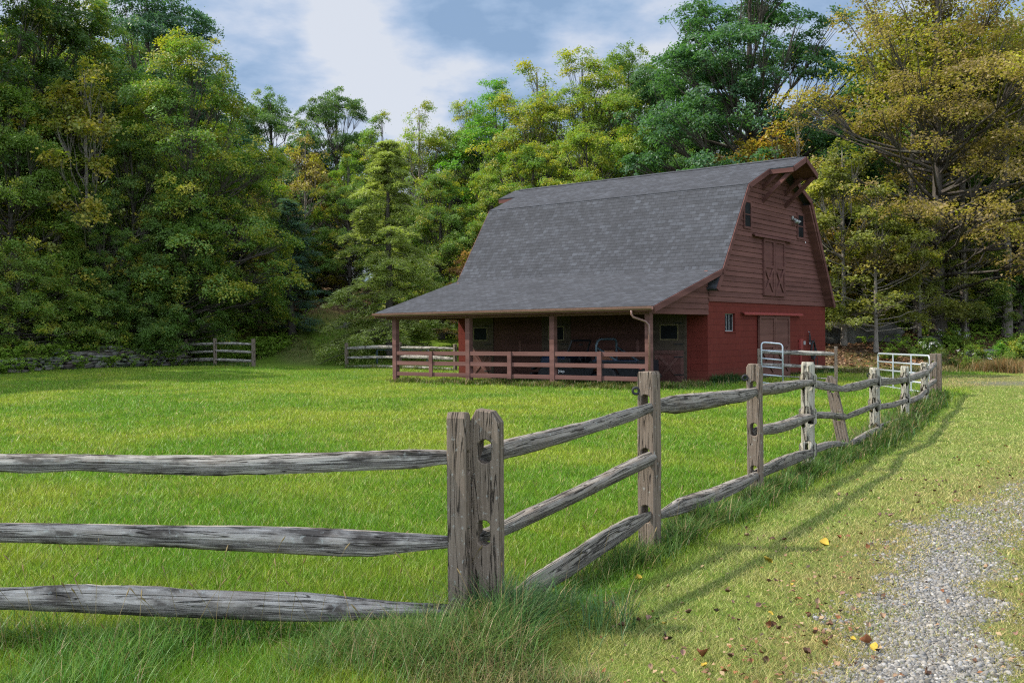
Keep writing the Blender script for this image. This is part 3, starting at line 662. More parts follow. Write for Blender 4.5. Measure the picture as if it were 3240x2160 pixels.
# ------------------------------------------------------------------ open off-road car parked in the porch (nose towards the far end)
def offroader():
    car = empty('parked_car', (BX+0.22*-math.cos(YAW), BY+0.22*math.sin(YAW), 0), -YAW, 'dark open-topped off-road car with roll bar parked under the barn porch', 'car')
    Z0 = -0.10; vn, vf = -2.35, -1.05                # near and far sides
    def p(m, name, mat, parent=car, bevel=0.0, shade=False): return m.build(name, M[mat], parent, bevel, shade)
    # tub with a cut-down door opening
    m = B(); side = [(0.92, 0.30), (0.92, 0.76), (2.42, 0.76), (2.55, 0.74), (2.72, 0.50), (3.18, 0.50), (3.36, 0.76), (3.74, 0.80), (3.74, 0.24), (2.62, 0.22), (2.52, 0.30), (2.42, 0.52), (1.62, 0.52), (1.48, 0.30)]
    for v in (vn, vf-0.04):
        m.prism(side, v, v+0.04, 1)
    m.box(0.92, 3.5, vn+0.04, vf-0.04, 0.28, 0.34); m.box(0.90, 0.96, vn+0.02, vf-0.02, 0.30, 0.76)
    m2 = B(); m2.v = [(x, y, z) for x, y, z in m.v]; m2.f = m.f; m2.uv = m.uv; body = p(m2, 'body', 'black_paint')
    m = B(); m.box(0.92, 2.45, vn-0.006, vn+0.045, 0.735, 0.775); m.box(1.5, 3.5, vn-0.008, vn-0.002, 0.235, 0.27); p(m, 'side_stripe', 'navy_paint', body)
    # bonnet and cowl
    m = B(); prof = [(vn+0.16, 0.45), (vn+0.16, 0.80), (vn+0.22, 0.87), (vf-0.22, 0.87), (vf-0.16, 0.80), (vf-0.16, 0.45)]
    m.prism(prof, 3.46, 4.50, 0); bn = p(m, 'bonnet', 'navy_paint', body, 0.02)
    m = B(); m.box(3.30, 3.50, vn+0.02, vf-0.02, 0.5, 0.84); p(m, 'cowl', 'black_paint', body, 0.02)
    m = B()
    m.box(4.502, 4.53, vn+0.16, vf-0.16, 0.38, 0.84); gr = p(m, 'grille', 'black_paint', body, 0.01)
    for v in (vn+0.33, vf-0.33):
        m = B(); m.lathe([(0.0, 0), (0.085, 0), (0.07, 0.03), (0.0, 0.04)], (4.53, v, 0.66), 'X', 16); p(m, 'headlight', 'lamp_glass')
    # flared front wings
    for v0, v1 in ((vn-0.04, vn+0.18), (vf-0.18, vf+0.04)):
        m = B(); m.prism([(3.76, 0.30), (3.84, 0.56), (3.95, 0.62), (4.55, 0.62), (4.74, 0.50), (4.72, 0.45), (4.53, 0.56), (3.97, 0.56), (3.90, 0.51), (3.82, 0.28)], v0, v1, 1); p(m, 'wing', 'black_paint')
    m = B(); m.box(4.72, 4.82, vn-0.02, vf+0.02, 0.24, 0.36); p(m, 'bumper', 'black_paint', car, 0.01)
    m = B(); m.box(0.80, 0.88, vn+0.02, vf-0.02, 0.22, 0.34); p(m, 'bumper', 'black_paint', car, 0.01)
    m = B(); m.box(0.882, 0.90, vn+0.08, vn+0.20, 0.50, 0.66); p(m, 'tail_lamp', 'red_paint')
    # windscreen
    m = B(); a, b = (3.50, 0.82), (3.28, 1.36)
    m.beam((a[0], vn+0.06, a[1]), (b[0], vn+0.12, b[1]), 0.05, 0.05); m.beam((a[0], vf-0.06, a[1]), (b[0], vf-0.12, b[1]), 0.05, 0.05)
    m.beam((b[0], vn+0.10, b[1]), (b[0], vf-0.10, b[1]), 0.05, 0.06); m.beam((a[0], vn+0.06, a[1]+0.02), (a[0], vf-0.06, a[1]+0.02), 0.05, 0.05); ws = p(m, 'windscreen', 'black_paint', car, 0.006)
    t = MB(flip=True); t._add([(a[0], vn+0.08, a[1]+0.03), (a[0], vf-0.08, a[1]+0.03), (b[0], vf-0.14, b[1]-0.02), (b[0], vn+0.14, b[1]-0.02)], [(0, 1, 2, 3)]); p(t, 'pane', 'thin_glass', ws)
    m = B(); m.box(3.30, 3.34, -1.72, -1.58, 1.20, 1.26); p(m, 'mirror', 'rubber', ws)
    # roll bar: hoop and two braces down to the tail
    m = B(); m.tube([(2.36, vn+0.06, 0.55), (2.36, vn+0.06, 1.22), (2.34, vn+0.11, 1.34), (2.33, vn+0.24, 1.40), (2.33, vf-0.24, 1.40), (2.34, vf-0.11, 1.34), (2.36, vf-0.06, 1.22), (2.36, vf-0.06, 0.55)], 0.035, 10)
    for v in (vn+0.07, vf-0.07): m.tube([(2.36, v, 1.16), (1.55, v, 0.70), (1.30, v, 0.52)], 0.032, 10)
    p(m, 'roll_bar', 'blue_steel', car, 0, True)
    for v in (vn+0.24, vf-0.70):
        m = B(); m.box(2.42, 2.86, v, v+0.46, 0.42, 0.60); s = p(m, 'seat', 'tan_vinyl', car, 0.04); m = B(); m.beam((2.48, v+0.23, 0.55), (2.34, v+0.23, 1.05), 0.44, 0.11, (1, 0, 0)); p(m, 'backrest', 'tan_vinyl', s, 0.03)
    m = B(); pts = [(3.12+0.12*math.sin(k*math.pi/8)*0.5, vn+0.46+0.17*math.cos(k*math.pi/8), 0.82+0.17*math.sin(k*math.pi/8)) for k in range(16)]; m.tube(pts, 0.013, 6, True); m.tube([(3.12, vn+0.46, 0.82), (3.35, vn+0.46, 0.74)], 0.015, 6); p(m, 'steering_wheel', 'rubber')
    for u, v, s in ((4.20, vn+0.07, -1), (1.96, vn+0.07, -1), (4.20, vf-0.07, 1), (1.96, vf-0.07, 1)):
        m = B(); R = 0.33; m.lathe([(0.19, -0.10), (0.29, -0.105), (R, -0.06), (R, 0.06), (0.29, 0.105), (0.19, 0.10)], (u, v, Z0+R), 'Y', 26); w = p(m, 'wheel', 'rubber')
        m = B(); o_ = s*0.085; m.lathe([(0.195, o_-0.02*s), (0.18, o_+0.012*s), (0.15, o_-0.03*s), (0.08, o_-0.02*s), (0.05, o_+0.025*s), (0.0, o_+0.025*s)], (u, v, Z0+R), 'Y', 22); p(m, 'rim', 'rim_metal', w, 0, True)
    # lettering on the scuttle side, as on the real car
    cu = bpy.data.curves.new('lettering', 'FONT'); cu.body = 'Jeep'; cu.size = 0.13; cu.extrude = 0.002; cu.align_x = 'CENTER'
    to = bpy.data.objects.new('lettering', cu); C.objects.link(to); me = bpy.data.meshes.new_from_object(to.evaluated_get(bpy.context.evaluated_depsgraph_get())); bpy.data.objects.remove(to); bpy.data.curves.remove(cu)
    lo = link_mesh('lettering', me, M['white_paint'], body); lo.matrix_local = Matrix.Translation((-3.60, vn-0.006, 0.38)) @ Matrix.Rotation(math.pi/2, 4, 'X')
def mat_thin_glass():
    t = NT('thin_glass'); g = t.n('ShaderNodeBsdfGlossy'); g.inputs['Roughness'].default_value = 0.03; tr = t.n('ShaderNodeBsdfTransparent'); tr.inputs['Color'].default_value = (0.85, 0.88, 0.87, 1)
    mx = t.n('ShaderNodeMixShader'); mx.inputs[0].default_value = 0.12; t.l(tr.outputs[0], mx.inputs[1]); t.l(g.outputs[0], mx.inputs[2]); t.l(mx.outputs[0], t.out.inputs['Surface']); M['thin_glass'] = t.m
mat_thin_glass()
offroader()

# ------------------------------------------------------------------ split-rail fences
def z3(x, y): return (1350+.5102*x, 1200+.5102*y)
def z4(x, y): return (2000+.4464*x, 1050+.4464*y)
def post_mesh(name, w, t, hgt, holes, round_=0.0, seed=0, point=0.035, below=0.35, hole_w=0.055):
    """sawn post with mortises cut through along local Y; z = 0 at ground"""
    cu = bpy.data.curves.new(name, 'CURVE'); cu.dimensions = '2D'; cu.fill_mode = 'BOTH'
    be = round_ if round_ else 0.006
    cu.extrude = t/2-be; cu.bevel_depth = be; cu.bevel_resolution = 3 if round_ else 0; cu.offset = -be
    r = random.Random(seed)
    def spl(pts):
        sp = cu.splines.new('POLY'); sp.points.add(len(pts)-1)
        for p, q in zip(sp.points, pts): p.co = (q[0], q[1], 0, 1)
        sp.use_cyclic_u = True
    hw = w/2; side = []
    n = 7
    ch = point*1.6 if point else 0.03
    for i in range(n+1): side.append(-below+(hgt-ch+below)*i/n)
    rt = [(hw+r.uniform(-.004, .004), z) for z in side]; lt = [(-hw+r.uniform(-.004, .004), z) for z in side]
    top = [(hw-point, hgt+r.uniform(-.008, .004)), (-hw+point, hgt+r.uniform(-.004, .008))] if point else [(hw-0.012, hgt+r.uniform(-.006, .006)), (-hw+0.012, hgt+r.uniform(-.01, .01))]
    spl(rt+top+lt[::-1])
    for z0, z1 in holes:
        b = hole_w/2; c = r.uniform(-.006, .006); q = b*0.55
        spl([(c-b, z0+q), (c-b, z1-q), (c-b*0.6, z1-q*0.25), (c, z1), (c+b*0.6, z1-q*0.25), (c+b, z1-q), (c+b, z0+q), (c+b*0.6, z0+q*0.25), (c, z0), (c-b*0.6, z0+q*0.25)])
    o = bpy.data.objects.new(name, cu); C.objects.link(o)
    me = bpy.data.meshes.new_from_object(o.evaluated_get(bpy.context.evaluated_depsgraph_get())); bpy.data.objects.remove(o); bpy.data.curves.remove(cu)
    for l in list(me.uv_layers): me.uv_layers.remove(l)
    uv = me.uv_layers.new(name='UVMap')
    for v in me.vertices: x, y, z = v.co; v.co = (x, -z, y)
    bm = bmesh.new(); bm.from_mesh(me); bmesh.ops.remove_doubles(bm, verts=bm.verts, dist=0.0006); bmesh.ops.recalc_face_normals(bm, faces=bm.faces); bm.to_mesh(me); bm.free()
    for p in me.polygons:
        nrm = p.normal; p.use_smooth = bool(round_)
        for li in p.loop_indices:
            c = me.vertices[me.loops[li].vertex_index].co
            me.uv_layers[0].data[li].uv = (c.z, c.x if abs(nrm.y) > abs(nrm.x) else c.y+3)
    return me
def add_post(fence, base, top_z, w, t, rz, holes_z, mat='post_wood', round_=0.0, lean=(0, 0), seed=0, point=0.035, label=None, hole_w=0.055):
    gx, gy, gzv = base; hgt = top_z-gzv
    me = post_mesh('post', w, t, hgt, [(a-gzv, b-gzv) for a, b in holes_z], round_, seed, point, 0.35, hole_w)
    o = link_mesh('post', me, M[mat], fence); o.location = (gx-fence.location.x, gy-fence.location.y, gzv-fence.location.z)
    o.rotation_euler = (lean[0], lean[1], rz)
    if label: o['label'] = label
    return o
def rail_mesh(name, pts, hh, ratio=0.8, seed=0, n=56, k=14, rough=1.0, sqr=0.8):
    """pts: control points; hh: half heights in metres; irregular split-timber section"""
    r = np.random.default_rng(seed); P = np.array([list(p) for p in pts]); L_ = np.concatenate([[0], np.cumsum(np.linalg.norm(np.diff(P, axis=0), axis=1))])
    s = np.linspace(0, L_[-1], n)
    # smooth the control polyline
    fine = np.linspace(0, L_[-1], 400)
    def sm(y):
        v = np.interp(fine, L_, y); w = max(3, int(400*0.16/len(P))) | 1; ker = np.hanning(w+2)[1:-1]; ker /= ker.sum()
        vp = np.pad(v, w//2, mode='reflect', reflect_type='odd'); return np.interp(s, fine, np.convolve(vp, ker, 'valid'))
    cx, cy_, cz = sm(P[:, 0]), sm(P[:, 1]), sm(P[:, 2]); hv = np.maximum(sm(np.array(hh)), 0.012)
    d = np.array([P[-1, 0]-P[0, 0], P[-1, 1]-P[0, 1]]); d /= np.linalg.norm(d); sd = np.array([d[1], -d[0]])
    ang = np.linspace(0, 2*np.pi, k, endpoint=False)
    # section: a rounded wedge, different for each rail
    a0 = r.uniform(0, 2*np.pi); sec = 1+0.10*np.cos(2*(ang-a0))+0.09*np.cos(3*(ang-r.uniform(0, 6)))+r.normal(0, 0.05, k)
    V = np.zeros((n, k, 3)); uv = np.zeros((n, k, 2))
    drift = np.cumsum(r.normal(0, 1, (n, k)), 0); drift -= np.linspace(0, 1, n)[:, None]*drift[-1]; ker = np.hanning(9); ker /= ker.sum()
    for j in range(k): drift[:, j] = np.convolve(np.pad(drift[:, j], 4, mode='edge'), ker, 'valid')
    mod = sec[None]*(1+0.030*rough*np.clip(drift, -3.0, 3.0)+0.014*rough*r.normal(0, 1, (n, k)))
    ww = ratio*hv
    mn = np.minimum(hv*ratio, 0.062+0*hv)
    ca, sa = np.cos(ang), np.sin(ang)
    sq = lambda q: np.sign(q)*np.abs(q)**sqr
    ox = sq(ca)[None]*mod*mn[:, None]; oz = sq(sa)[None]*mod*hv[:, None]
    V[:, :, 0] = cx[:, None]+sd[0]*ox; V[:, :, 1] = cy_[:, None]+sd[1]*ox; V[:, :, 2] = cz[:, None]+oz
    uv[:, :, 0] = s[:, None]; uv[:, :, 1] = (np.arange(k)/k*0.42)[None]
    vs = V.reshape(-1, 3); i = np.arange(n-1)[:, None]*k; j = np.arange(k)[None]; j2 = (j+1) % k
    f = np.stack([i+j, i+j2, i+k+j2, i+k+j], -1).reshape(-1, 4)
    # end caps as fans of quads would crease: add centre points and degenerate-free quads
    ends = []
    for e in (0, n-1):
        base = e*k
        for q in range(0, k-2, 2):
            c4 = [base, base+q+1, base+q+2, base+((q+3) if q+3 < k else 0)]
            if len(set(c4)) == 4: ends.append(c4 if e else c4[::-1])
    f = np.concatenate([f, np.array(ends, int)]) if ends else f
    me = np_mesh(name, vs, f, None, uv.reshape(-1, 2), smooth_shade=False)
    return me
def on_line(A, Bp, u, v):
    """point over the plan line A-B that is seen at photo pixel (u, v)"""
    r0 = at(u, v, 1.0)-Vector((0, 0, CAMZ)); d = Bp-A; den = r0.x*d.y-r0.y*d.x
    # A + s d = r0 * t
    t = (A.x*d.y-A.y*d.x)/den
    return Vector((r0.x*t, r0.y*t, CAMZ+r0.z*t)), t
def add_rail(fence, ctrl, d0, d1, ratio=0.8, seed=0, mat='rail_wood', label=None, n=56, rough=1.0, sqr=0.8):
    A = at(ctrl[0][0], ctrl[0][1], d0); Bp = at(ctrl[-1][0], ctrl[-1][1], d1)
    pts, hh = [], []
    for u, v, h in ctrl:
        p, t = on_line(A, Bp, u, v); pts.append(p-fence.location); hh.append(h*t/F_PX)
    me = rail_mesh('rail', pts, hh, ratio, seed, n, 14, rough, sqr)
    o = link_mesh('rail', me, M[mat], fence)
    if label: o['label'] = label
    return o

PD = {1: 5.40, 2: 7.37, 3: 9.72, 4: 11.96, 5: 13.92, 6: 15.97, 7: 18.9, 8: 21.3, 9: 24.1}
PU = {1: 1540, 2: 2055, 3: 2390, 4: 2558, 5: 2676, 6: 2769, 7: 2865.5, 8: 2927, 9: 2955}
RZ = math.atan2(-FD[0], FD[1])
def px(p, v): return at(PU[p], v, PD[p])
fr = empty('split_rail_fence', (px(1, 1900).x, px(1, 1900).y, 0.0), 0, 'weathered grey split-rail fence running from the front corner posts back to the big steel gate', 'fence')
def zv(p, v): return px(p, v).z
def ground_under(p): q = px(p, 1500); return (q.x, q.y, gz(q.x, q.y))
# mortise heights come from where the rails pass
tops = {1: 1297, 2: 1176, 3: 1152, 4: 1146, 5: 1184, 6: 1162, 7: 1158.5, 8: 1145, 9: 1118}
spec = {1: (0.165, 0.11, 'post_wood', 0, 0.04), 2: (0.135, 0.125, 'post_wood', 0, 0.012), 3: (0.135, 0.10, 'post_wood', 0, 0.02), 4: (0.15, 0.15, 'round_post_wood', 0.055, 0), 5: (0.15, 0.09, 'post_wood', 0, 0.05),
        6: (0.155, 0.155, 'round_post_wood', 0.055, 0), 7: (0.15, 0.15, 'round_post_wood', 0.05, 0), 8: (0.15, 0.14, 'round_post_wood', 0.05, 0.01), 9: (0.15, 0.15, 'post_wood', 0, 0.01)}
hole_px = {1: ((1387, 1462), (1640, 1720), (1893, 1960)), 2: ((1247, 1304), (1415, 1470), (1594, 1650)), 3: ((1205, 1255), (1337, 1378), (1471, 1510)), 4: ((1189, 1222), (1297, 1338), (1405, 1440)),
           5: ((1212, 1240), (1302, 1330), (1392, 1418)), 6: ((1192, 1220), (1267, 1294), (1345, 1372)), 7: ((1185, 1212), (1250, 1275), (1318, 1340)), 8: ((1166, 1190), (1222, 1243), (1285, 1300)), 9: ((1141, 1160), (1190, 1205), (1228, 1240))}
post_labels = {5: 'flat pointed post leaning towards the corner of the fence'}
for p in range(1, 10):
    w, t, mt, rd, pt = spec[p]; hz = [(zv(p, b), zv(p, a)) for a, b in hole_px[p]]
    g_ = ground_under(p); hz = [h for h in hz if h[0] > g_[2]-0.15]
    add_post(fr, g_, zv(p, tops[p]), w, t, RZ + {1: 0.26, 2: -0.08, 3: -0.05}.get(p, 0), hz, mt, rd, (0, math.radians(-10.5)) if p == 5 else (0, 0), p, pt, post_labels.get(p), 0.068)
bays = [
 (1, 2, 0.8, [z3(300, 490)+(24,), z3(470, 440)+(25,), z3(700, 385)+(24,), z3(1000, 300)+(20,), z3(1250, 222)+(19,), z3(1380, 178)+(13,), z3(1420, 165)+(11,)]),
 (1, 2, 0.5, [z3(305, 985)+(18,), z3(390, 960)+(20,), z3(470, 930)+(22,), z3(600, 868)+(24,), z3(900, 730)+(22,), z3(1200, 580)+(22,), z3(1390, 492)+(21,), z3(1425, 475)+(16,)]),
 (1, 2, 0.45, [z3(385, 1445)+(20,), z3(500, 1385)+(22,), z3(640, 1300)+(36,), z3(900, 1140)+(37,), z3(1100, 1010)+(33,), z3(1270, 905)+(28,), z3(1380, 845)+(12,), z3(1410, 830)+(9,)]),
 (2, 3, 0.75, [z4(60, 545)+(14,), z4(130, 535)+(15,), z4(195, 520)+(20,), z4(280, 510)+(27,), z4(420, 495)+(25,), z4(600, 472)+(22,), z4(780, 450)+(19,), z4(850, 432)+(13,), z4(890, 415)+(9,)]),
 (2, 3, 0.6, [z4(100, 1310)+(9,), z4(205, 1295)+(11,), z4(350, 1232)+(22,), z4(600, 1150)+(19,), z4(750, 1085)+(17,), z4(870, 1025)+(11,), z4(900, 1015)+(9,)]),
 (3, 4, 0.7, [z4(850, 415)+(10,), z4(930, 408)+(17,), z4(1050, 395)+(17,), z4(1180, 375)+(14,), z4(1255, 362)+(10,), z4(1290, 356)+(8,)]),
 (3, 4, 0.7, [z4(872, 705)+(12,), z4(930, 690)+(18,), z4(1020, 680)+(18,), z4(1120, 650)+(18,), z4(1190, 622)+(17,), z4(1250, 605)+(11,), z4(1285, 600)+(8,)]),
 (3, 4, 0.55, [z4(860, 1012)+(13,), z4(930, 985)+(19,), z4(1050, 930)+(20,), z4(1180, 880)+(17,), z4(1250, 860)+(13,), z4(1285, 850)+(9,)]),
 (4, 5, 0.75, [z4(1270, 366)+(10,), z4(1310, 375)+(13,), z4(1400, 390)+(12,), z4(1470, 402)+(10,), z4(1490, 406)+(8,)]),
 (4, 5, 0.8, [z4(1275, 588)+(10,), z4(1310, 590)+(12,), z4(1400, 592)+(12,), z4(1490, 600)+(11,), z4(1510, 603)+(8,)]),
 (4, 5, 0.75, [z4(1270, 838)+(9,), z4(1310, 822)+(12,), z4(1380, 798)+(11,), z4(1450, 790)+(9,), z4(1520, 800)+(9,), z4(1540, 806)+(7,)]),
 (5, 6, 0.8, [z4(1480, 404)+(8,), z4(1510, 400)+(11,), z4(1600, 385)+(12,), z4(1680, 362)+(11,), z4(1725, 352)+(9,), z4(1740, 350)+(7,)]),
 (5, 6, 0.8, [z4(1510, 605)+(7,), z4(1545, 590)+(9,), z4(1640, 552)+(10,), z4(1725, 516)+(8,), z4(1745, 510)+(7,)]),
 (5, 6, 0.85, [z4(1560, 785)+(9,), z4(1600, 765)+(12,), z4(1680, 722)+(12,), z4(1740, 695)+(11,)]),
 (6, 7, 0.8, [z4(1720, 355)+(7,), z4(1770, 352)+(10,), z4(1860, 348)+(9,), z4(1935, 338)+(8,), z4(1950, 336)+(6,)]),
 (6, 7, 0.8, [z4(1720, 532)+(7,), z4(1770, 530)+(9,), z4(1850, 518)+(9,), z4(1935, 490)+(7,), z4(1950, 484)+(6,)]),
 (6, 7, 0.8, [z4(1720, 685)+(7,), z4(1770, 668)+(9,), z4(1860, 640)+(9,), z4(1940, 618)+(7,)]),
 (7, 8, 0.85, [z4(1920, 335)+(7,), z4(1970, 325)+(10,), z4(2040, 303)+(10,), z4(2085, 286)+(9,), z4(2095, 282)+(7,)]),
 (7, 8, 0.8, [z4(1925, 495)+(6,), z4(1975, 488)+(8,), z4(2040, 458)+(8,), z4(2080, 418)+(7,), z4(2088, 410)+(5,)]),
 (8, 9, 0.8, [z4(2080, 290)+(6,), z4(2110, 268)+(9,), z4(2140, 232)+(8,), z4(2150, 222)+(6,)]),
 (8, 9, 0.8, [z4(2080, 392)+(6,), z4(2110, 372)+(8,), z4(2140, 350)+(7,), z4(2150, 342)+(6,)]),
]
for i, (p, q, ra, ct) in enumerate(bays):
    add_rail(fr, ct, PD[p], PD[q], ra, 100+i, 'plank_wood', sqr=0.5 if ra < 0.7 else 0.75)
for p, u, v in ((2, 2012, 1236), (3, 2357, 1195), (6, 2749, 1186)):
    q = at(u, v, PD[p]-0.02); m = MB(); r_ = 0.024
    m.tube([(q.x-fr.location.x+r_*math.cos(a*math.pi/8), q.y-fr.location.y, q.z+r_*math.sin(a*math.pi/8)) for a in range(16)], 0.010, 7, True)
    m.tube([(q.x-fr.location.x+r_, q.y-fr.location.y, q.z), (q.x-fr.location.x+0.08, q.y-fr.location.y+0.03, q.z)], 0.007, 6)
    m.build('insulator', M['rubber'], fr, 0, True)

# front fence, running off to the left
lb = at(1456, 1900, 5.33); fl_ = empty('split_rail_fence', (lb.x, lb.y, 0), 0, 'thick weathered log rails ending at a sawn corner post beside the pointed one', 'fence')
add_post(fl_, (lb.x, lb.y, gz(lb.x, lb.y)), at(1452, 1300, 5.33).z, 0.105, 0.105, math.radians(76), [(at(1452, 1500, 5.33).z, at(1452, 1425, 5.33).z), (at(1452, 1745, 5.33).z, at(1452, 1665, 5.33).z), (at(1452, 1960, 5.33).z, at(1452, 1890, 5.33).z)], 'post_wood', 0, (0, 0), 31, 0.022)
lx = at(-420, 1700, 5.15); add_post(fl_, (lx.x, lx.y, gz(lx.x, lx.y)), 1.2, 0.125, 0.115, math.radians(84), [(0.82, 0.94), (0.47, 0.6), (0.1, 0.22)], 'post_wood', 0, (0, 0), 32, 0.03)
S2 = 3240/2352*1.0
def zL(x, y): return (x*0.6378, 1350+y*0.6378)
add_rail(fl_, [(-480, 1468, 22), (-200, 1466, 27), zL(0, 178)+(27,), zL(150, 182)+(30,), zL(400, 176)+(25,), zL(750, 188)+(29,), zL(1080, 192)+(33,), zL(1500, 177)+(32,), zL(1900, 165)+(32,), zL(2050, 160)+(32,), zL(2180, 150)+(25,), zL(2280, 150)+(20,)], 5.15, 5.33, 0.85, 201, n=90, rough=1.2)
add_rail(fl_, [(-480, 1680, 20), zL(0, 523)+(27,), zL(500, 532)+(29,), zL(900, 542)+(31,), zL(1300, 556)+(37,), zL(1700, 573)+(38,), zL(1850, 578)+(36,), zL(2050, 573)+(27,), zL(2220, 570)+(18,), zL(2285, 568)+(15,)], 5.15, 5.33, 0.9, 202, n=90, rough=0.7)
add_rail(fl_, [(-480, 1880, 20), zL(0, 850)+(29,), zL(350, 850)+(36,), zL(700, 865)+(37,), zL(1100, 880)+(38,), zL(1500, 895)+(40,), zL(1700, 902)+(34,), zL(1950, 908)+(24,), zL(2150, 912)+(20,), zL(2285, 915)+(16,)], 5.15, 5.33, 0.9, 203, n=90, rough=0.9)

# short fence by the drystone wall
def simple_fence(label, plist, rails, w=0.13, loc=None, mat='post_wood'):
    """plist: (u, v_base, v_top, depth); rails: per bay list of (uA, vA, uB, vB)"""
    a = at(plist[0][0], plist[0][1], plist[0][3]); f = empty('split_rail_fence', (a.x, a.y, a.z), 0, label, 'fence')
    q = at(plist[-1][0], plist[-1][1], plist[-1][3]); rz = math.atan2(-(q.x-a.x), q.y-a.y)
    for i, (u, vb, vt, d) in enumerate(plist):
        b = at(u, vb, d); t = at(u, vt, d); hh = t.z-b.z
        add_post(f, (b.x, b.y, b.z), t.z, w, w, rz, [(b.z+hh*k, b.z+hh*(k+0.1)) for k in (0.16, 0.48, 0.78)], mat, 0, (0, 0), 50+i, 0.01, None, 0.05)
    for i, bay in enumerate(rails):
        d0, d1 = plist[i][3], plist[i+1][3]
        for j, (u0, v0, u1, v1, hp) in enumerate(bay):
            um, vm = (u0+u1)/2, (v0+v1)/2+random.uniform(-1, 1)
            add_rail(f, [(u0, v0, hp*0.6), (u0+(u1-u0)*0.12, v0+(v1-v0)*0.12, hp), (um, vm, hp*1.1), (u1-(u1-u0)*0.12, v1-(v1-v0)*0.12, hp), (u1, v1, hp*0.6)], d0, d1, 0.85, 300+i*7+j, n=30)
    return f
simple_fence('short weathered three-post rail fence at the end of the drystone wall', [(589.3, 1153, 1074.5, 50), (681, 1157, 1070, 48), (802.5, 1162, 1072, 46)],
    [[(589, 1091.5, 681, 1087, 3.6), (589, 1115.5, 681, 1111, 3.6), (589, 1138, 681, 1137, 4.5)], [(681, 1086, 802, 1089, 3.6), (681, 1109, 802, 1114.5, 3.6), (681, 1137, 802, 1142, 4.2)]])
simple_fence('pale weathered rail fence seen behind the far end of the barn porch', [(1097, 1168, 1085, 48.6), (1266, 1172, 1083, 45.8), (1440.6, 1180, 1087.8, 43)],
    [[(1097, 1101.5, 1266, 1097, 4.6), (1097, 1131, 1266, 1129, 3.6), (1097, 1159, 1266, 1160, 3.2)], [(1266, 1099, 1440, 1103, 4.2), (1266, 1128, 1440, 1135, 5.0), (1266, 1160, 1440, 1168, 3.8)]])
fb = simple_fence('narrow rail fence with two bleached rails beside the sliding barn doors', [(2402, 1222, 1103, 30.6), (2645.5, 1214, 1096, 30.0)],
    [[(2402, 1112, 2645, 1120, 6.2), (2402, 1152, 2645, 1162, 4.6), (2402, 1187, 2645, 1199, 1.6)]], 0.09)

# tube gates
def tube_gate(label, pa, pb, z_lo, z_hi, bars, uprights, r=0.021, mat='steel', round_top=False, plank=False):
    """gate hung between plan points pa and pb"""
    pa = Vector(pa); pb = Vector(pb); g = empty('tube_gate', (pa.x, pa.y, pa.z), 0, label, 'gate'); dv = Vector((pb.x-pa.x, pb.y-pa.y, pb.z-pa.z)); n = dv.copy(); n.z = 0; n.normalize()
    def P(t, z): return (dv.x*t, dv.y*t, dv.z*t+z)
    rr = 0.10/max(dv.length, 0.1); m = MB()
    cs = [(0, z_lo), (0, z_hi-0.10)] + [(rr*(1-math.cos(a)), z_hi-0.10+0.10*math.sin(a)) for a in (0.5, 1.0, math.pi/2)] + [(1-rr*(1-math.cos(a)), z_hi-0.10+0.10*math.sin(a)) for a in (math.pi/2, 1.0, 0.5)] + [(1, z_hi-0.10), (1, z_lo)]
    m.tube([P(*c) for c in cs], r, 8); m.build('frame', M[mat], g, 0, True)
    for k in range(bars):
        z = z_lo+(z_hi-z_lo)*k/bars; m = MB(); m.tube([P(0, z), P(1, z)], r*0.85, 8); m.build('bar', M[mat], g, 0, True)
    for t in uprights:
        m = MB(); m.beam(Vector(P(t, z_lo-0.02))+n.cross(Vector((0, 0, 1)))*0.024, Vector(P(t, z_hi))+n.cross(Vector((0, 0, 1)))*0.024, 0.055 if not plank else 0.09, 0.012, n.cross(Vector((0, 0, 1)))); m.build('upright', M[mat], g)
    return g
ga, gb = at(2410, 1214, 29.6), at(2477, 1217, 29.5)
tube_gate('narrow galvanised walk-through gate with rounded top and rust spots in front of the barn doors', (ga.x, ga.y, ga.z), (gb.x, gb.y, gb.z-0.03), 0.04, 1.24, 5, [], 0.026)
ga, gb = at(2779, 1247, 28.6), at(2943, 1277, 24.3)
tube_gate('wide galvanised farm gate standing open at the far end of the fence', (ga.x, ga.y, ga.z), (gb.x, gb.y, gb.z), 0.03, 1.17, 5, [0.34, 0.69], 0.026, plank=True)
ga, gb = at(1191, 1158, 52), at(1358, 1160, 49.5)
tube_gate('low blue grey tube gate behind the pale rail fence beyond the porch', (ga.x, ga.y, ga.z), (gb.x, gb.y, gb.z), 0.0, 0.85, 2, [0.03, 0.97], 0.024, 'blue_steel')
q = at(2969, 1245, 24.3); gp = MB(); gpo = empty('gate_post', (q.x, q.y, gz(q.x, q.y)), 0, 'dark square gate post standing tight behind the last fence post', 'post')
me = post_mesh('shaft', 0.15, 0.15, at(2969, 1118, 24.3).z-gz(q.x, q.y), [], 0, 77, 0.01); so_ = link_mesh('shaft', me, M['post_wood'], gpo); so_.rotation_euler = (0, 0, RZ)
m = MB(); m.box(-0.10, -0.07, -0.02, 0.02, 0.25, 0.33); m.box(-0.10, -0.07, -0.02, 0.02, 0.85, 0.93); m.build('hinge', M['steel'], gpo)

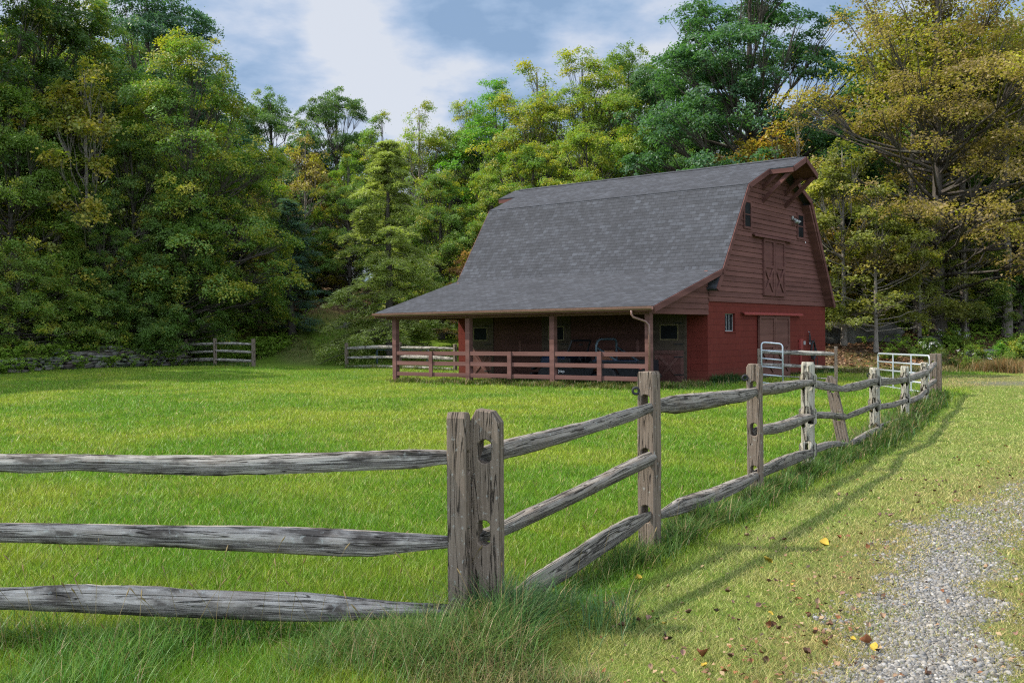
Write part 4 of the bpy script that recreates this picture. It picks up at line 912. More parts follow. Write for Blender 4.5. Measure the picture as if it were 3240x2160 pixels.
# ------------------------------------------------------------------ drystone wall and rock outcrop
def slab(r, c, ext, rz, col, V, Fc, CO, irregular=0.26):
    b = len(V)
    n = 8
    bot, top = [], []
    for k in range(n):
        a = 2*math.pi*k/n; q = lambda t: math.copysign(abs(t)**0.45, t)
        x, y = q(math.cos(a))*ext[0]*(1+r.uniform(-irregular, irregular)), q(math.sin(a))*ext[1]*(1+r.uniform(-irregular, irregular))
        bot.append((x*r.uniform(0.92, 1.03), y*r.uniform(0.92, 1.03), -ext[2]*r.uniform(0.8, 1.0))); top.append((x, y, ext[2]*r.uniform(0.75, 1.05)))
    cs, sn = math.cos(rz), math.sin(rz); tl = r.uniform(-0.11, 0.11)
    for p in bot+top: V.append((c[0]+p[0]*cs-p[1]*sn, c[1]+p[0]*sn+p[1]*cs, c[2]+p[2]+p[0]*tl))
    for k in range(n):
        k2 = (k+1) % n; Fc.append((b+k, b+k2, b+n+k2, b+n+k))
    Fc += [(b+n, b+n+1, b+n+2, b+n+7), (b+n+7, b+n+2, b+n+3, b+n+6), (b+n+6, b+n+3, b+n+4, b+n+5), (b+7, b+2, b+1, b), (b+6, b+3, b+2, b+7), (b+5, b+4, b+3, b+6)]
    CO.extend([col]*(2*n))
def stone_wall():
    r = random.Random(5); V, Fc, CO = [], [], []
    x0, y0, x1, y1 = -28.3, 32.1+0.0, -16.75, 49.95
    d = Vector((x1-x0, y1-y0, 0)); Ln = d.length; d.normalize(); rz = math.atan2(d.y, d.x)
    row_h = 0.0; z = 0.02
    for row in range(12):
        h = r.uniform(0.035, 0.075); s = r.uniform(0, 0.4)
        while s < Ln:
            l = r.choice((0.2, 0.3, 0.45, 0.7, 1.1))*r.uniform(0.8, 1.2); zj = r.uniform(-0.03, 0.03); hj = h*r.uniform(0.75, 1.25); top = 0.70+0.32*smooth(s, Ln-9, Ln-1)+0.10*math.sin(s*0.9)+0.07*math.sin(s*2.7)
            if z+h < top:
                for dep in (0.0, 0.30):
                    px_, py_ = x0+d.x*(s+l/2)-d.y*(-dep+r.uniform(-.10, .10)), y0+d.y*(s+l/2)+d.x*(-dep+r.uniform(-.05, .05))
                    g = r.uniform(0.05, 0.20); warm = r.uniform(0, 0.02); ms = 0.02 if r.random() < 0.3 else 0
                    slab(r, (px_, py_, gz(px_+0.5, py_-0.6)*0+0.18*smooth(py_, 37, 46)+z+h+zj), (l/2+0.01, 0.19, hj), rz+r.uniform(-.06, .06), (g+warm-ms, g, g*0.88-ms, 1), V, Fc, CO)
            s += l+0.012
        z += 2*h*0.97
    me = np_mesh('stone_wall', np.array(V), np.array(Fc), np.array(CO))
    tag(link_mesh('stone_wall', me, M['wall_stone']), 'long low drystone wall of flat grey slabs at the edge of the wood', 'wall')
stone_wall()
def rock(name, c, ext, rz, label, seed, sub=5):
    bm = bmesh.new(); bmesh.ops.create_cube(bm, size=2.0); bmesh.ops.subdivide_edges(bm, edges=bm.edges, cuts=sub+8, use_grid_fill=True)
    r = np.random.default_rng(seed)
    ph = r.uniform(0, 6, (7, 3)); fq = r.uniform(0.8, 3.2, (7, 3))
    for v in bm.verts:
        p = np.array(v.co); rr = np.linalg.norm(p); p = p*(0.80+0.20/rr*1.1)
        dsp = sum(math.sin((fq[i]*(1+i*0.7)) @ p+ph[i, 0])*0.075/(1+0.35*i) for i in range(7)); strata = 0.05*math.sin(p[2]*11+2*math.sin(p[0]*2))
        p = p*(1+dsp); p[:2] *= 1+strata; v.co = p*np.array(ext)
    me = bpy.data.meshes.new(name); bm.to_mesh(me); bm.free()
    o = link_mesh(name, me, M['rock']); o.location = c; o.rotation_euler = (0, 0, rz)
    for p_ in me.polygons: p_.use_smooth = True
    return tag(o, label, 'rock')
q = at(2690, 1100, 46.5); rock('rock_outcrop', (q.x-0.5, q.y+1.0, gz(q.x, q.y)-0.15), (2.5, 1.9, 0.95), 0.12, 'broad grey rock ledge with dark streaks rising beside the right corner of the barn', 4)
q = at(2950, 1085, 45.5); rock('boulder', (q.x, q.y, gz(q.x, q.y)+0.05), (0.4, 0.35, 0.3), 0.5, 'small dark boulder lying on the leaf-strewn bank', 9, 2)
q = at(3115, 1105, 42.0); rock('boulder', (q.x, q.y, gz(q.x, q.y)+0.1), (0.7, 0.5, 0.32), 0.2, 'pale flat boulder half hidden in the brush at the edge of the wood', 12, 2)
for u, v, d_, sz, lb_ in ((1080, 1058, 62, 0.5, 'grey stone beside the track going up into the wood'), (1170, 1040, 60, 0.7, 'grey stone on the leafy slope behind the hemlock')):
    q = at(u, v, d_); rock('boulder', (q.x, q.y, gz(q.x, q.y)+0.1), (sz, sz*0.7, sz*0.4), 0.3, lb_, int(u), 2)
# ------------------------------------------------------------------ trees
def unit(v): return v/np.maximum(np.linalg.norm(v, axis=-1, keepdims=True), 1e-9)
def tubes_np(paths):
    """paths: list of (points (n,3), radii (n,), sides) -> verts, quad faces"""
    V, Fq, base = [], [], 0
    for P, R, k in paths:
        P = np.asarray(P, float); n = len(P); T = unit(np.gradient(P, axis=0)); ref = np.array([0.31, 0.17, 0.93]) if abs(T[0, 2]) < 0.9 else np.array([1.0, 0.1, 0.0])
        A = unit(np.cross(T, ref)); Bv = np.cross(T, A); a = np.linspace(0, 2*np.pi, k, endpoint=False)
        V.append((P[:, None]+R[:, None, None]*(np.cos(a)[None, :, None]*A[:, None]+np.sin(a)[None, :, None]*Bv[:, None])).reshape(-1, 3))
        i = base+np.arange(n-1)[:, None]*k; j = np.arange(k)[None]; j2 = (j+1) % k
        Fq.append(np.stack([i+j, i+j2, i+k+j2, i+k+j], -1).reshape(-1, 4)); base += n*k
    return np.concatenate(V), np.concatenate(Fq)
def leaves_np(r, cen, size, aspect, up_bias, clumpval, out_dir=None, fold=0.25, direction=None):
    """one folded rhombus per leaf"""
    n = len(cen); nrm = r.normal(0, 1, (n, 3)); nrm[:, 2] = np.abs(nrm[:, 2])+up_bias
    if out_dir is not None: nrm += out_dir*0.6
    nrm = unit(nrm); d = r.normal(0, 1, (n, 3)) if direction is None else direction+r.normal(0, 0.25, (n, 3)); d[:, 2] -= 0.25 if direction is None else 0
    d = unit(d-nrm*np.sum(d*nrm, -1, keepdims=True)); sdv = np.cross(nrm, d); s = size*r.uniform(0.65, 1.3, (n, 1)); w = s*aspect
    v = np.stack([cen-d*s*0.5, cen+sdv*w*0.5+nrm*w*fold-d*s*0.08, cen+d*s*0.5, cen-sdv*w*0.5+nrm*w*fold-d*s*0.08], 1).reshape(-1, 3)
    f = np.arange(4*n).reshape(-1, 4); c = np.stack([r.random(n), clumpval, r.random(n), np.ones(n)], -1)
    return v, f, np.repeat(c, 4, 0)
def broadleaf(seed, H, R, t0=0.06, n_limb=42, n_sec=6, n_leaf=30000, leaf=0.19, aspect=0.62, prof=(0.6, 0.8), up0=10, up1=65, trunk_r=0.2, clump=0.42, flat=0.6, droop=0.0, forks=0, layered=0.0, gap=0.0, up_bias=0.5, trunk_end=0.93):
    """trunk, limbs and secondary branches; leaves hang in clumps along the outer two thirds of the branches"""
    r = np.random.default_rng(seed); paths = []
    n = 14; tz = np.linspace(0, H*trunk_end, n); wob = np.cumsum(r.normal(0, 0.012*H/n*2, (n, 2)), 0); wob -= wob[0]
    TP = np.column_stack([wob, tz]); TR = trunk_r*(1-np.linspace(0, 1, n))**0.8+0.02; TR[0] *= 1.45
    paths.append((TP, TR, 10)); nodes, dirs = [], []
    ga = r.uniform(0, 6.28)
    for i in range(n_limb):
        t = t0+(0.97-t0)*((i+r.uniform(0.1, 0.9))/n_limb)**0.9; ga += 2.4+r.normal(0, 0.35)
        q = (t-t0)/(1-t0); rad = R*(math.sin(math.pi*min(1, 0.12+0.88*q)**prof[0])**prof[1])*r.uniform(0.66, 1.10)
        if gap and r.random() < gap: rad *= 0.5
        el = math.radians(up0+(up1-up0)*q**1.3+r.normal(0, 8)); b = np.array([np.interp(t*H, TP[:, 2], TP[:, 0]), np.interp(t*H, TP[:, 2], TP[:, 1]), min(t*H, TP[-1, 2])])
        m = 7; u = np.linspace(0, 1, m); az = ga+np.cumsum(r.normal(0, 0.10, m)); ell = el+(0.35 if droop <= 0 else -droop*1.6)*u+np.cumsum(r.normal(0, 0.08, m))
        step = np.stack([np.cos(az)*np.cos(ell), np.sin(az)*np.cos(ell), np.sin(ell)], -1); step[0] = 0; hd = np.linalg.norm(step.sum(0)[:2]); st = min(rad/max(hd, 0.5), 1.75*rad/(m-1), max((H*1.0-t*H)*1.35, 0.6)/max(step.sum(0)[2], 0.4) if el > 0.5 else 9e9); step = step*st
        LP = b+np.cumsum(step, 0); lr = np.interp(t*H, TP[:, 2], TR)*0.42*(0.6+0.4*rad/R); LR = lr*(1-u*0.9)+0.008; paths.append((LP, LR, 6)); Ll = st*(m-1)
        nodes.append(LP[3:]); dirs.append(np.diff(LP, axis=0)[2:])
        for k in range(n_sec):
            w = r.uniform(0.30, 0.98); p = np.array([np.interp(w, u, LP[:, c]) for c in range(3)]); a2 = az[-1]+(1 if k % 2 else -1)*r.uniform(0.45, 1.25); e2 = ell[3]*0.6+r.normal(0.05, 0.28)-droop*0.5
            l2 = Ll*r.uniform(0.22, 0.46)*(1.15-0.5*w); uu = np.linspace(0, 1, 4); ee = e2-(0.25+droop)*uu; s2 = np.stack([np.cos(a2+0.2*uu)*np.cos(ee), np.sin(a2+0.2*uu)*np.cos(ee), np.sin(ee)], -1)*l2/3; s2[0] = 0
            SP = p+np.cumsum(s2, 0); paths.append((SP, np.linspace(max(lr*0.3, 0.012), 0.006, 4), 4)); nodes.append(SP[1:]); dirs.append(np.diff(SP, axis=0))
    V, Fq = tubes_np(paths); N = np.concatenate(nodes); D = unit(np.concatenate(dirs)); top = TP[-1]
    N = np.concatenate([N, top+r.normal(0, 0.35, (6, 3))]); D = np.concatenate([D, np.tile([0, 0, 1.0], (6, 1))])
    cidx = r.integers(0, len(N), n_leaf); nv = np.clip(0.5+0.22*r.normal(0, 1, len(N)), 0, 1)
    sp = r.normal(0, 1, (n_leaf, 3))*clump; sp[:, 2] *= flat
    cen = N[cidx]+sp; cen[:, 2] = np.maximum(cen[:, 2], 0.05); ax = np.column_stack([cen[:, 0]-top[0]*0.5, cen[:, 1]-top[1]*0.5, (cen[:, 2]-H*0.45)*0.5])
    lv, lf, lc = leaves_np(r, cen, leaf, aspect, up_bias, np.clip(nv[cidx]+r.normal(0, 0.10, n_leaf), 0, 1), unit(ax))
    return (V, Fq), (lv, lf, lc), H
def hemlock(seed, H, R, n_leaf=42000, droop=0.55, leaf=0.26, aspect=0.20, t0=0.05, taper=0.9, n_limb=90, trunk_r=0.2):
    r = np.random.default_rng(seed); paths = []
    n = 12; tz = np.linspace(0, H, n); wob = np.cumsum(r.normal(0, 0.03, (n, 2)), 0); wob -= wob[0]; TP = np.column_stack([wob, tz]); TR = trunk_r*(1-np.linspace(0, 1, n))**0.9+0.012
    paths.append((TP, TR, 9)); nodes, dd, wt = [], [], []; ga = 0
    for i in range(n_limb):
        t = t0+(0.985-t0)*((i+r.random())/n_limb); ga += 2.4+r.normal(0, 0.4); Lr = (R*(1-t)**taper+0.22)*r.uniform(0.5, 1.2); b = np.array([np.interp(t*H, tz, TP[:, 0]), np.interp(t*H, tz, TP[:, 1]), t*H])
        m = 7; u = np.linspace(0, 1, m); el = 0.30*(t-0.2)+r.normal(0.10, 0.20)-droop*r.uniform(0.8, 1.4)*u**1.3; s = np.stack([np.cos(ga)*np.cos(el), np.sin(ga)*np.cos(el), np.sin(el)], -1)*Lr/(m-1); s[0] = 0
        LP = b+np.cumsum(s, 0); paths.append((LP, np.linspace(0.035*(1-t)+0.012, 0.005, m), 4))
        for k in range(12):
            w = r.uniform(0.15, 1.0); p = np.array([np.interp(w, u, LP[:, c]) for c in range(3)]); a2 = ga+(1 if k % 2 else -1)*r.uniform(0.5, 1.1); l2 = Lr*0.36*(1.1-0.7*w)+0.18
            q = r.random((9, 1))**0.8; e2 = -0.12-0.55*q*droop; pts = p+q*l2*np.concatenate([np.cos(a2)*np.cos(e2), np.sin(a2)*np.cos(e2), np.sin(e2)], 1)
            nodes.append(pts); dd.append(np.tile([math.cos(a2), math.sin(a2), -0.45*droop-0.1], (9, 1)))
        q = r.random((14, 1)); pts = np.column_stack([np.interp(0.25+0.78*q[:, 0], u, LP[:, c]) for c in range(3)]); nodes.append(pts); dd.append(np.tile([math.cos(ga), math.sin(ga), -0.4], (14, 1)))
    V, Fq = tubes_np(paths); N = np.concatenate(nodes); D = np.concatenate(dd); ci = r.integers(0, len(N), n_leaf); cen = N[ci]+r.normal(0, 1, (n_leaf, 3))*np.array([0.10, 0.10, 0.07])
    lv, lf, lc = leaves_np(r, cen, leaf, aspect, 1.2, np.clip(0.5+0.2*r.normal(0, 1, len(N)), 0, 1)[ci], None, 0.1, D[ci])
    return (V, Fq), (lv, lf, lc), H
def bough_tree(seed, H, R, t0=0.05, n_bough=90, br=1.25, n_leaf=56000, leaf=0.17, aspect=0.62, p1=0.7, p2=0.7, trunk_r=0.2, flat=0.55, subs=9, outer=0.75, tilt=0.5, loose=0.16, lean=(0, 0), fork=1):
    """crown of separate boughs, each a cluster of flat leafy sprays carried on its own limb"""
    r = np.random.default_rng(seed); paths = []; n = 14; tz = np.linspace(0, H*0.95, n); wob = np.cumsum(r.normal(0, 0.02*H/n, (n, 2)), 0); wob -= wob[0]; wob += np.outer(np.linspace(0, 1, n)**1.3, lean)
    TP = np.column_stack([wob, tz]); TR = trunk_r*(1-np.linspace(0, 1, n))**0.75+0.02; TR[0] *= 1.5; TR[1] *= 1.1; paths.append((TP, TR, 10))
    def rad(q): return R*np.sin(np.pi*np.clip(0.10+0.90*q, 0, 1)**p1)**p2
    cs = []; tries = 0
    while len(cs) < n_bough and tries < 6000:
        tries += 1; q = r.random(); t = t0+(0.985-t0)*q; rr = rad(q)
        if r.random() > (rr/R)*1.1+0.08: continue
        ro = rr*(1-outer*r.random()**1.6*0.95); a = r.uniform(0, 6.2832); c = np.array([np.interp(t*H, tz, TP[:, 0])+ro*np.cos(a), np.interp(t*H, tz, TP[:, 1])+ro*np.sin(a), t*H*0.985])
        if any((((c-o)/np.array([1, 1, 0.62]))**2).sum() < (br*0.82)**2 for o in cs): continue
        cs.append(c)
    cs.append(np.array([TP[-1, 0], TP[-1, 1], H*0.97])); SC, SN, SR, SV = [], [], [], []
    for c in cs:
        zb = max(c[2]*r.uniform(0.62, 0.86), t0*H*0.55); zb = min(zb, H*0.9); b = np.array([np.interp(zb, tz, TP[:, 0]), np.interp(zb, tz, TP[:, 1]), zb]); out = c-b; hor = np.array([out[0], out[1], 0]); u = np.linspace(0, 1, 7)[:, None]
        mid = b+hor*0.55+np.array([0, 0, out[2]*0.28])+r.normal(0, 0.22, 3); P = (1-u)**2*b+2*u*(1-u)*mid+u**2*c; P[1:-1] += r.normal(0, 0.07, (5, 3)); lr = (0.018+0.052*np.interp(zb, tz, TR)/trunk_r)*(0.6+0.5*np.linalg.norm(hor)/R)*trunk_r/0.2
        paths.append((P, lr*(1-u[:, 0]*0.85)+0.006, 6)); bs = br*r.uniform(0.72, 1.2); up = np.array([0, 0, 1.0]); o2 = hor/max(np.linalg.norm(hor), 0.1); k = max(3, int(subs*r.uniform(0.7, 1.3)*(bs/br)**2)); vb = r.normal(0, 0.16)
        for _ in range(k):
            d = r.normal(0, 1, 3); d /= np.linalg.norm(d); d *= r.random()**0.4; d[2] = d[2]*flat+0.12; s = c+d*bs; nrm = up+o2*tilt*r.uniform(0.2, 1.3)+d*0.35+r.normal(0, 0.18, 3); nrm /= np.linalg.norm(nrm)
            SC.append(s); SN.append(nrm); SR.append(bs*r.uniform(0.24, 0.50)); SV.append(np.clip(0.5+vb+r.normal(0, 0.13), 0, 1)); w = np.linspace(0, 1, 4)[:, None]; Q = P[4]+(s-P[4])*w; Q[1:3] += r.normal(0, 0.05, (2, 3)); paths.append((Q, np.linspace(max(lr*0.35, 0.012), 0.005, 4), 4))
    SC, SN, SR, SV = map(np.array, (SC, SN, SR, SV)); pr = SR**2/np.sum(SR**2); ci = r.choice(len(SC), n_leaf, p=pr); N = SN[ci]; e1 = unit(np.cross(N, np.array([0.3, 0.9, 0.2]))); e2 = np.cross(N, e1); ra = SR[ci]*np.sqrt(r.random(n_leaf))*r.uniform(0.7, 1.15, n_leaf); an = r.uniform(0, 6.2832, n_leaf)
    cen = SC[ci]+(e1*np.cos(an)[:, None]+e2*np.sin(an)[:, None])*ra[:, None]+N*r.normal(0, 0.10, n_leaf)[:, None]; cen[:, 2] -= 0.30*ra**2/np.maximum(SR[ci], 0.1); st = r.random(n_leaf) < loose; cen[st] += r.normal(0, 0.20, (st.sum(), 3)); cen[:, 2] = np.maximum(cen[:, 2], 0.05)
    nn = unit(N+r.normal(0, 0.55, (n_leaf, 3))); d = unit(e1*np.cos(an)[:, None]+e2*np.sin(an)[:, None]+r.normal(0, 0.5, (n_leaf, 3))-np.array([0, 0, 0.35])); d = unit(d-nn*np.sum(d*nn, -1, keepdims=True)); sd = np.cross(nn, d); s = leaf*r.uniform(0.6, 1.35, (n_leaf, 1)); w = s*aspect
    lv = np.stack([cen-d*s*.5, cen+sd*w*.5+nn*w*.22-d*s*.08, cen+d*s*.5, cen-sd*w*.5+nn*w*.22-d*s*.08], 1).reshape(-1, 3); c = np.stack([np.clip(0.62*SV[ci]+0.38*r.random(n_leaf), 0, 1), np.clip(r.normal(0.5, 0.10, n_leaf)+(r.normal(0, 0.17, len(SC)))[ci], 0, 1), r.random(n_leaf), np.ones(n_leaf)], -1)
    V, Fq = tubes_np(paths); return (V, Fq), (lv, np.arange(4*n_leaf).reshape(-1, 4), np.repeat(c, 4, 0)), float(np.percentile(lv[:, 2], 99.7))
PROTO = {}
def proto(kind, data, trunk_mat='bark'):
    (V, Fq), (lv, lf, lc), H = data
    tm = np_mesh(kind+'_trunk', V, Fq, smooth_shade=True); tm.materials.append(M[trunk_mat]); cm = np_mesh(kind+'_crown', lv, lf, lc); cm.materials.append(M['leaf'])
    PROTO[kind] = (tm, cm, H)
proto('edge_a', bough_tree(11, 17, 5.2, 0.03, 130, 1.15, 95000, 0.138, 0.62, 0.55, 0.6))
proto('edge_b', bough_tree(12, 15, 4.8, 0.03, 120, 1.05, 92000, 0.130, 0.6, 0.5, 0.55, flat=0.5))
proto('edge_c', bough_tree(13, 19, 5.6, 0.10, 120, 1.3, 95000, 0.142, 0.6, 0.7, 0.65))
proto('tall_a', bough_tree(21, 20, 5.2, 0.26, 85, 1.35, 74000, 0.155, 0.62, 0.72, 0.62, 0.27))
proto('tall_b', bough_tree(22, 19, 4.8, 0.22, 85, 1.25, 72000, 0.148, 0.62, 0.72, 0.66, 0.23))
proto('birch', bough_tree(23, 18, 4.3, 0.14, 110, 1.0, 62000, 0.125, 0.7, 0.62, 0.62, 0.17, 0.8, tilt=0.7, loose=0.25), 'pale_bark')
proto('oak', bough_tree(31, 23, 8.2, 0.24, 105, 1.75, 120000, 0.195, 0.55, 0.62, 0.52, 0.45, 0.42, 11, 0.8, 0.35, 0.08))
proto('maple', bough_tree(32, 20, 8.0, 0.16, 120, 1.5, 80000, 0.125, 0.75, 0.62, 0.58, 0.28, 0.30, 10, 0.85, 0.30, 0.35))
proto('thin_maple', bough_tree(33, 13, 3.6, 0.16, 48, 0.95, 17000, 0.16, 0.7, 0.68, 0.62, 0.11, 0.40, 7, 0.8, 0.5, 0.25), 'pale_bark')
proto('low_beech', bough_tree(35, 8, 4.2, 0.03, 90, 0.95, 52000, 0.125, 0.55, 0.45, 0.5, 0.12, 0.45, 8, 0.7, 0.8))
proto('shrub', bough_tree(36, 2.0, 1.3, 0.02, 30, 0.42, 11000, 0.09, 0.6, 0.45, 0.45, 0.03, 0.8, 6))
proto('hemlock', hemlock(41, 13, 3.9, 80000, 0.75, 0.20, 0.20)); proto('dark_hemlock', hemlock(42, 14, 3.4, 40000, 0.7, 0.28, 0.22, 0.08))
proto('blue_pine', hemlock(43, 9, 1.7, 26000, 0.15, 0.20, 0.16, 0.05, 0.75, 70))
TREES = []
WIDE = {}
def tree(kind, u, vtop, d, label, tint, yellow=0.35, name=None, wide=1.0, group=None, rot=None, sink=0.0, dx=0.0):
    """u, vtop in the 2352-pixel view; height set so that the crown ends at vtop"""
    tm, cm, H = PROTO[kind]; p = at(u*K, vtop*K, d); z0 = gz(p.x, p.y)-sink; s = (p.z-z0)/(H*1.0)
    nm = name or ('hemlock_tree' if 'hemlock' in kind else 'pine_tree' if 'pine' in kind else 'shrub' if kind == 'shrub' else 'oak_tree' if kind == 'oak' else 'maple_tree' if 'maple' in kind else 'broadleaf_tree')
    e_ = empty(nm, (p.x, p.y, z0), 0, label, 'shrub' if nm == 'shrub' else 'tree', group)
    sw = s*wide*WIDE.get(kind, 1.0); e_.scale = (sw, sw, s); e_.rotation_euler = (0, 0, rot if rot is not None else random.uniform(0, 6.28))
    t_ = bpy.data.objects.new('stems' if nm == 'shrub' else 'trunk', tm); C.objects.link(t_); t_.parent = e_
    c_ = bpy.data.objects.new('foliage' if nm == 'shrub' else 'crown', cm); C.objects.link(c_); c_.parent = e_; c_.color = (*tint, yellow-0.06)
    TREES.append(e_); return e_
G1 = (0.047, 0.082, 0.015); G2 = (0.064, 0.100, 0.016); OL = (0.060, 0.100, 0.020); YG = (0.084, 0.122, 0.020); DK = (0.031, 0.056, 0.013); BL = (0.034, 0.070, 0.036); BR = (0.060, 0.130, 0.016); YO = (0.130, 0.110, 0.020)
AU = (0.118, 0.086, 0.030); OG = (0.150, 0.070, 0.018)
# the wood on the left
tree('tall_a', -70, -180, 49, 'tall dark green tree at the very edge of the picture, cut by the left border', DK, .35)
tree('tall_a', 85, -70, 53, 'tall dark oak-like tree rising out of the top of the picture above the low beech', DK, .42)
tree('tall_b', 215, 0, 57, 'olive-topped tree between the tall dark tree and the big yellow-green one', OL, .55)
tree('tall_a', 335, -45, 66, 'blue-green treetop showing behind the big yellow-green tree', BL, .2)
tree('edge_c', 430, 85, 52, 'big yellow-green tree whose upper branches reach out to the right against the sky', OL, .58, wide=1.05, rot=0.6)
tree('edge_a', 145, 330, 49, 'dense green tree with pale sprays standing above the left end of the wall', G2, .45)
tree('edge_b', 20, 200, 46.5, 'leafy mid green tree at the left border in front of the tall dark tree', G2, .4)
tree('edge_a', 300, 320, 50, 'dark olive tree with hanging foliage in the middle of the left wood', (0.050, 0.080, 0.018), .42)
tree('thin_maple', 195, 150, 48.5, 'slim maple turning orange among green trees on the left', (0.085, 0.095, 0.02), .70)
tree('thin_maple', 560, 410, 60, 'small orange-yellow maple in a gap right of the big yellow-green tree', AU, .6)
tree('edge_b', 500, 290, 57, 'green tree on the right flank of the left wood, lower than the big yellow-green tree', G2, .45)
tree('edge_b', 400, 420, 50, 'dark green tree over the middle of the stone wall', G1, .4)
tree('edge_a', 235, 450, 48, 'shaded green tree growing close above the stone wall', G1, .4)
tree('low_beech', 40, 560, 44, 'low beech with drooping sprays over the left end of the stone wall', G2, .52, wide=1.15)
tree('low_beech', 165, 600, 46.5, 'low beech with pale leaf sprays hanging over the middle of the wall', G2, .5, wide=1.2)
tree('low_beech', 300, 590, 49, 'dark low beech behind the right half of the stone wall', G1, .4, wide=1.2)
tree('low_beech', 400, 640, 53, 'small beech with one long spray pointing right above the wall end', BR, .4, wide=1.2)
tree('dark_hemlock', 480, 470, 57, 'dark hemlock beside the end of the stone wall', (0.030, 0.052, 0.020), .1)
tree('dark_hemlock', 540, 500, 60, 'dark hemlock right behind the short three-post fence', (0.028, 0.050, 0.020), .1)
tree('dark_hemlock', 598, 430, 64, 'tall dark hemlock left of the track into the wood', (0.026, 0.046, 0.020), .1)
tree('blue_pine', 668, 455, 60, 'blue-grey young pine with an upright leader left of the feathery hemlock', (0.045, 0.075, 0.060), .0, wide=1.4)
# the middle, between the left wood and the barn
tree('tall_a', 625, 215, 84, 'rounded blue-green tree on the skyline just right of the left wood', (0.055, 0.090, 0.030), .25, wide=1.1)
tree('oak', 775, 215, 82, 'oak with bunched foliage on the skyline between the left wood and the feathery hemlock', (0.045, 0.078, 0.024), .3, wide=0.8)
tree('thin_maple', 700, 320, 72, 'sparse maple with orange leaves in the gap under the skyline oak', AU, .62)
tree('birch', 960, 240, 74, 'yellow-green birch on the skyline above the feathery hemlock', YG, .6, wide=1.1)
tree('tall_b', 880, 265, 78, 'green tree on the skyline directly behind the hemlock top', OL, .5)
tree('tall_b', 800, 360, 70, 'olive green tree left behind the feathery hemlock', OL, .5, wide=1.1)
tree('hemlock', 893, 318, 54, 'feathery yellow-green hemlock with drooping boughs left of the barn', (0.150, 0.165, 0.060), .2, rot=1.0, wide=1.35)
tree('edge_c', 1075, 245, 76, 'olive tree on the skyline left of the bright green one', YG, .52)
tree('tall_b', 1140, 190, 74, 'bright fresh green tree on the skyline left of the barn roof', BR, .35, wide=1.1)
tree('birch', 1235, 150, 70, 'yellowish birch with a pointed top on the skyline above the back of the roof', YG, .65, wide=1.2)
tree('edge_c', 1340, 128, 68, 'broad yellow-olive tree rising above the middle of the barn roof', YG, .6, wide=1.1)
tree('tall_a', 1440, 118, 78, 'greyer green tree between the yellow-olive tree and the great oak', G2, .3, wide=0.9)
tree('edge_b', 1010, 400, 60, 'olive green tree right behind the feathery hemlock', OL, .52, wide=1.1)
tree('edge_a', 1120, 390, 60, 'light green tree just left of the far roof corner', YG, .5)
tree('thin_maple', 1095, 560, 55, 'thin maple with pinkish-brown leaves at the far roof corner', (0.16, 0.085, 0.045), .55, wide=1.2)
tree('edge_b', 1225, 340, 60, 'olive green tree behind the far end of the roof ridge', OL, .55, wide=1.2)
tree('edge_a', 1345, 300, 59, 'yellow-flecked green tree behind the left half of the roof ridge', YG, .6, wide=1.1)
tree('edge_b', 1460, 300, 58, 'dark green tree behind the middle of the roof ridge', G2, .4, wide=1.1)
tree('edge_b', 690, 470, 88, 'green tree deep behind the blue-grey young pine', G2, .4, wide=1.3)
tree('edge_a', 620, 400, 92, 'green tree deep behind the tall dark hemlock', G1, .4, wide=1.2)
tree('tall_b', 765, 440, 84, 'green tree deep in the wood beside the track', OL, .45, wide=1.3)
# right of the barn
tree('oak', 1722, -70, 57, 'great dark green oak with spreading limbs rising behind the barn ridge', (0.034, 0.072, 0.030), .12, wide=1.0, rot=2.2)
tree('oak', 1560, 125, 66, 'lower oak joined to the left side of the great oak', (0.036, 0.074, 0.028), .2, wide=0.75)
tree('edge_b', 1600, 330, 60, 'dark green tree under the great oak, behind the roof', (0.034, 0.070, 0.026), .2, wide=1.1)
tree('thin_maple', 1785, 285, 52, 'orange maple peeping over the front end of the barn ridge', AU, .8, wide=1.3)
tree('thin_maple', 1700, 330, 54, 'small orange maple over the roof ridge under the great oak', AU, .75, wide=1.3)
tree('maple', 2150, -115, 47, 'great golden-brown maple spreading over the right of the picture', AU, .46, wide=1.1, rot=0.4)
tree('maple', 2380, 20, 52, 'golden maple cut by the right border, behind the great one', (0.100, 0.080, 0.028), .44, wide=1.0)
tree('thin_maple', 1935, 330, 45, 'pale-barked young maple with thin golden leaves beside the barn gable', (0.085, 0.088, 0.022), .52, wide=1.25)
tree('thin_maple', 2010, 440, 43.5, 'leaning young maple with a forked pale trunk next to the rock ledge', (0.080, 0.088, 0.022), .5, wide=1.35)
tree('thin_maple', 2110, 470, 46, 'young maple with yellowing leaves in front of the dark trunks', (0.085, 0.088, 0.02), .5, wide=1.4)
tree('thin_maple', 2215, 500, 47, 'young green-gold maple below the great maple', (0.07, 0.085, 0.02), .48, wide=1.4)
tree('edge_b', 2340, 290, 49, 'dark green tree at the right border under the golden crowns', G1, .35)
tree('edge_b', 2260, 420, 54, 'shaded green tree deep under the great maple', G1, .4)
tree('edge_b', 2060, 420, 56, 'dark green understorey tree behind the rock ledge', DK, .35, wide=1.2)
tree('edge_a', 1960, 380, 58, 'green tree close behind the right slope of the barn', G1, .45)
tree('edge_b', 2170, 380, 60, 'dark green tree in the depth of the right wood', DK, .35, wide=1.2)
tree('tall_b', 2330, 100, 60, 'tall green tree behind the golden maples at the right border', G1, .4)
tree('tall_b', 2010, 140, 66, 'green tree showing between the great oak and the great maple', G2, .45)
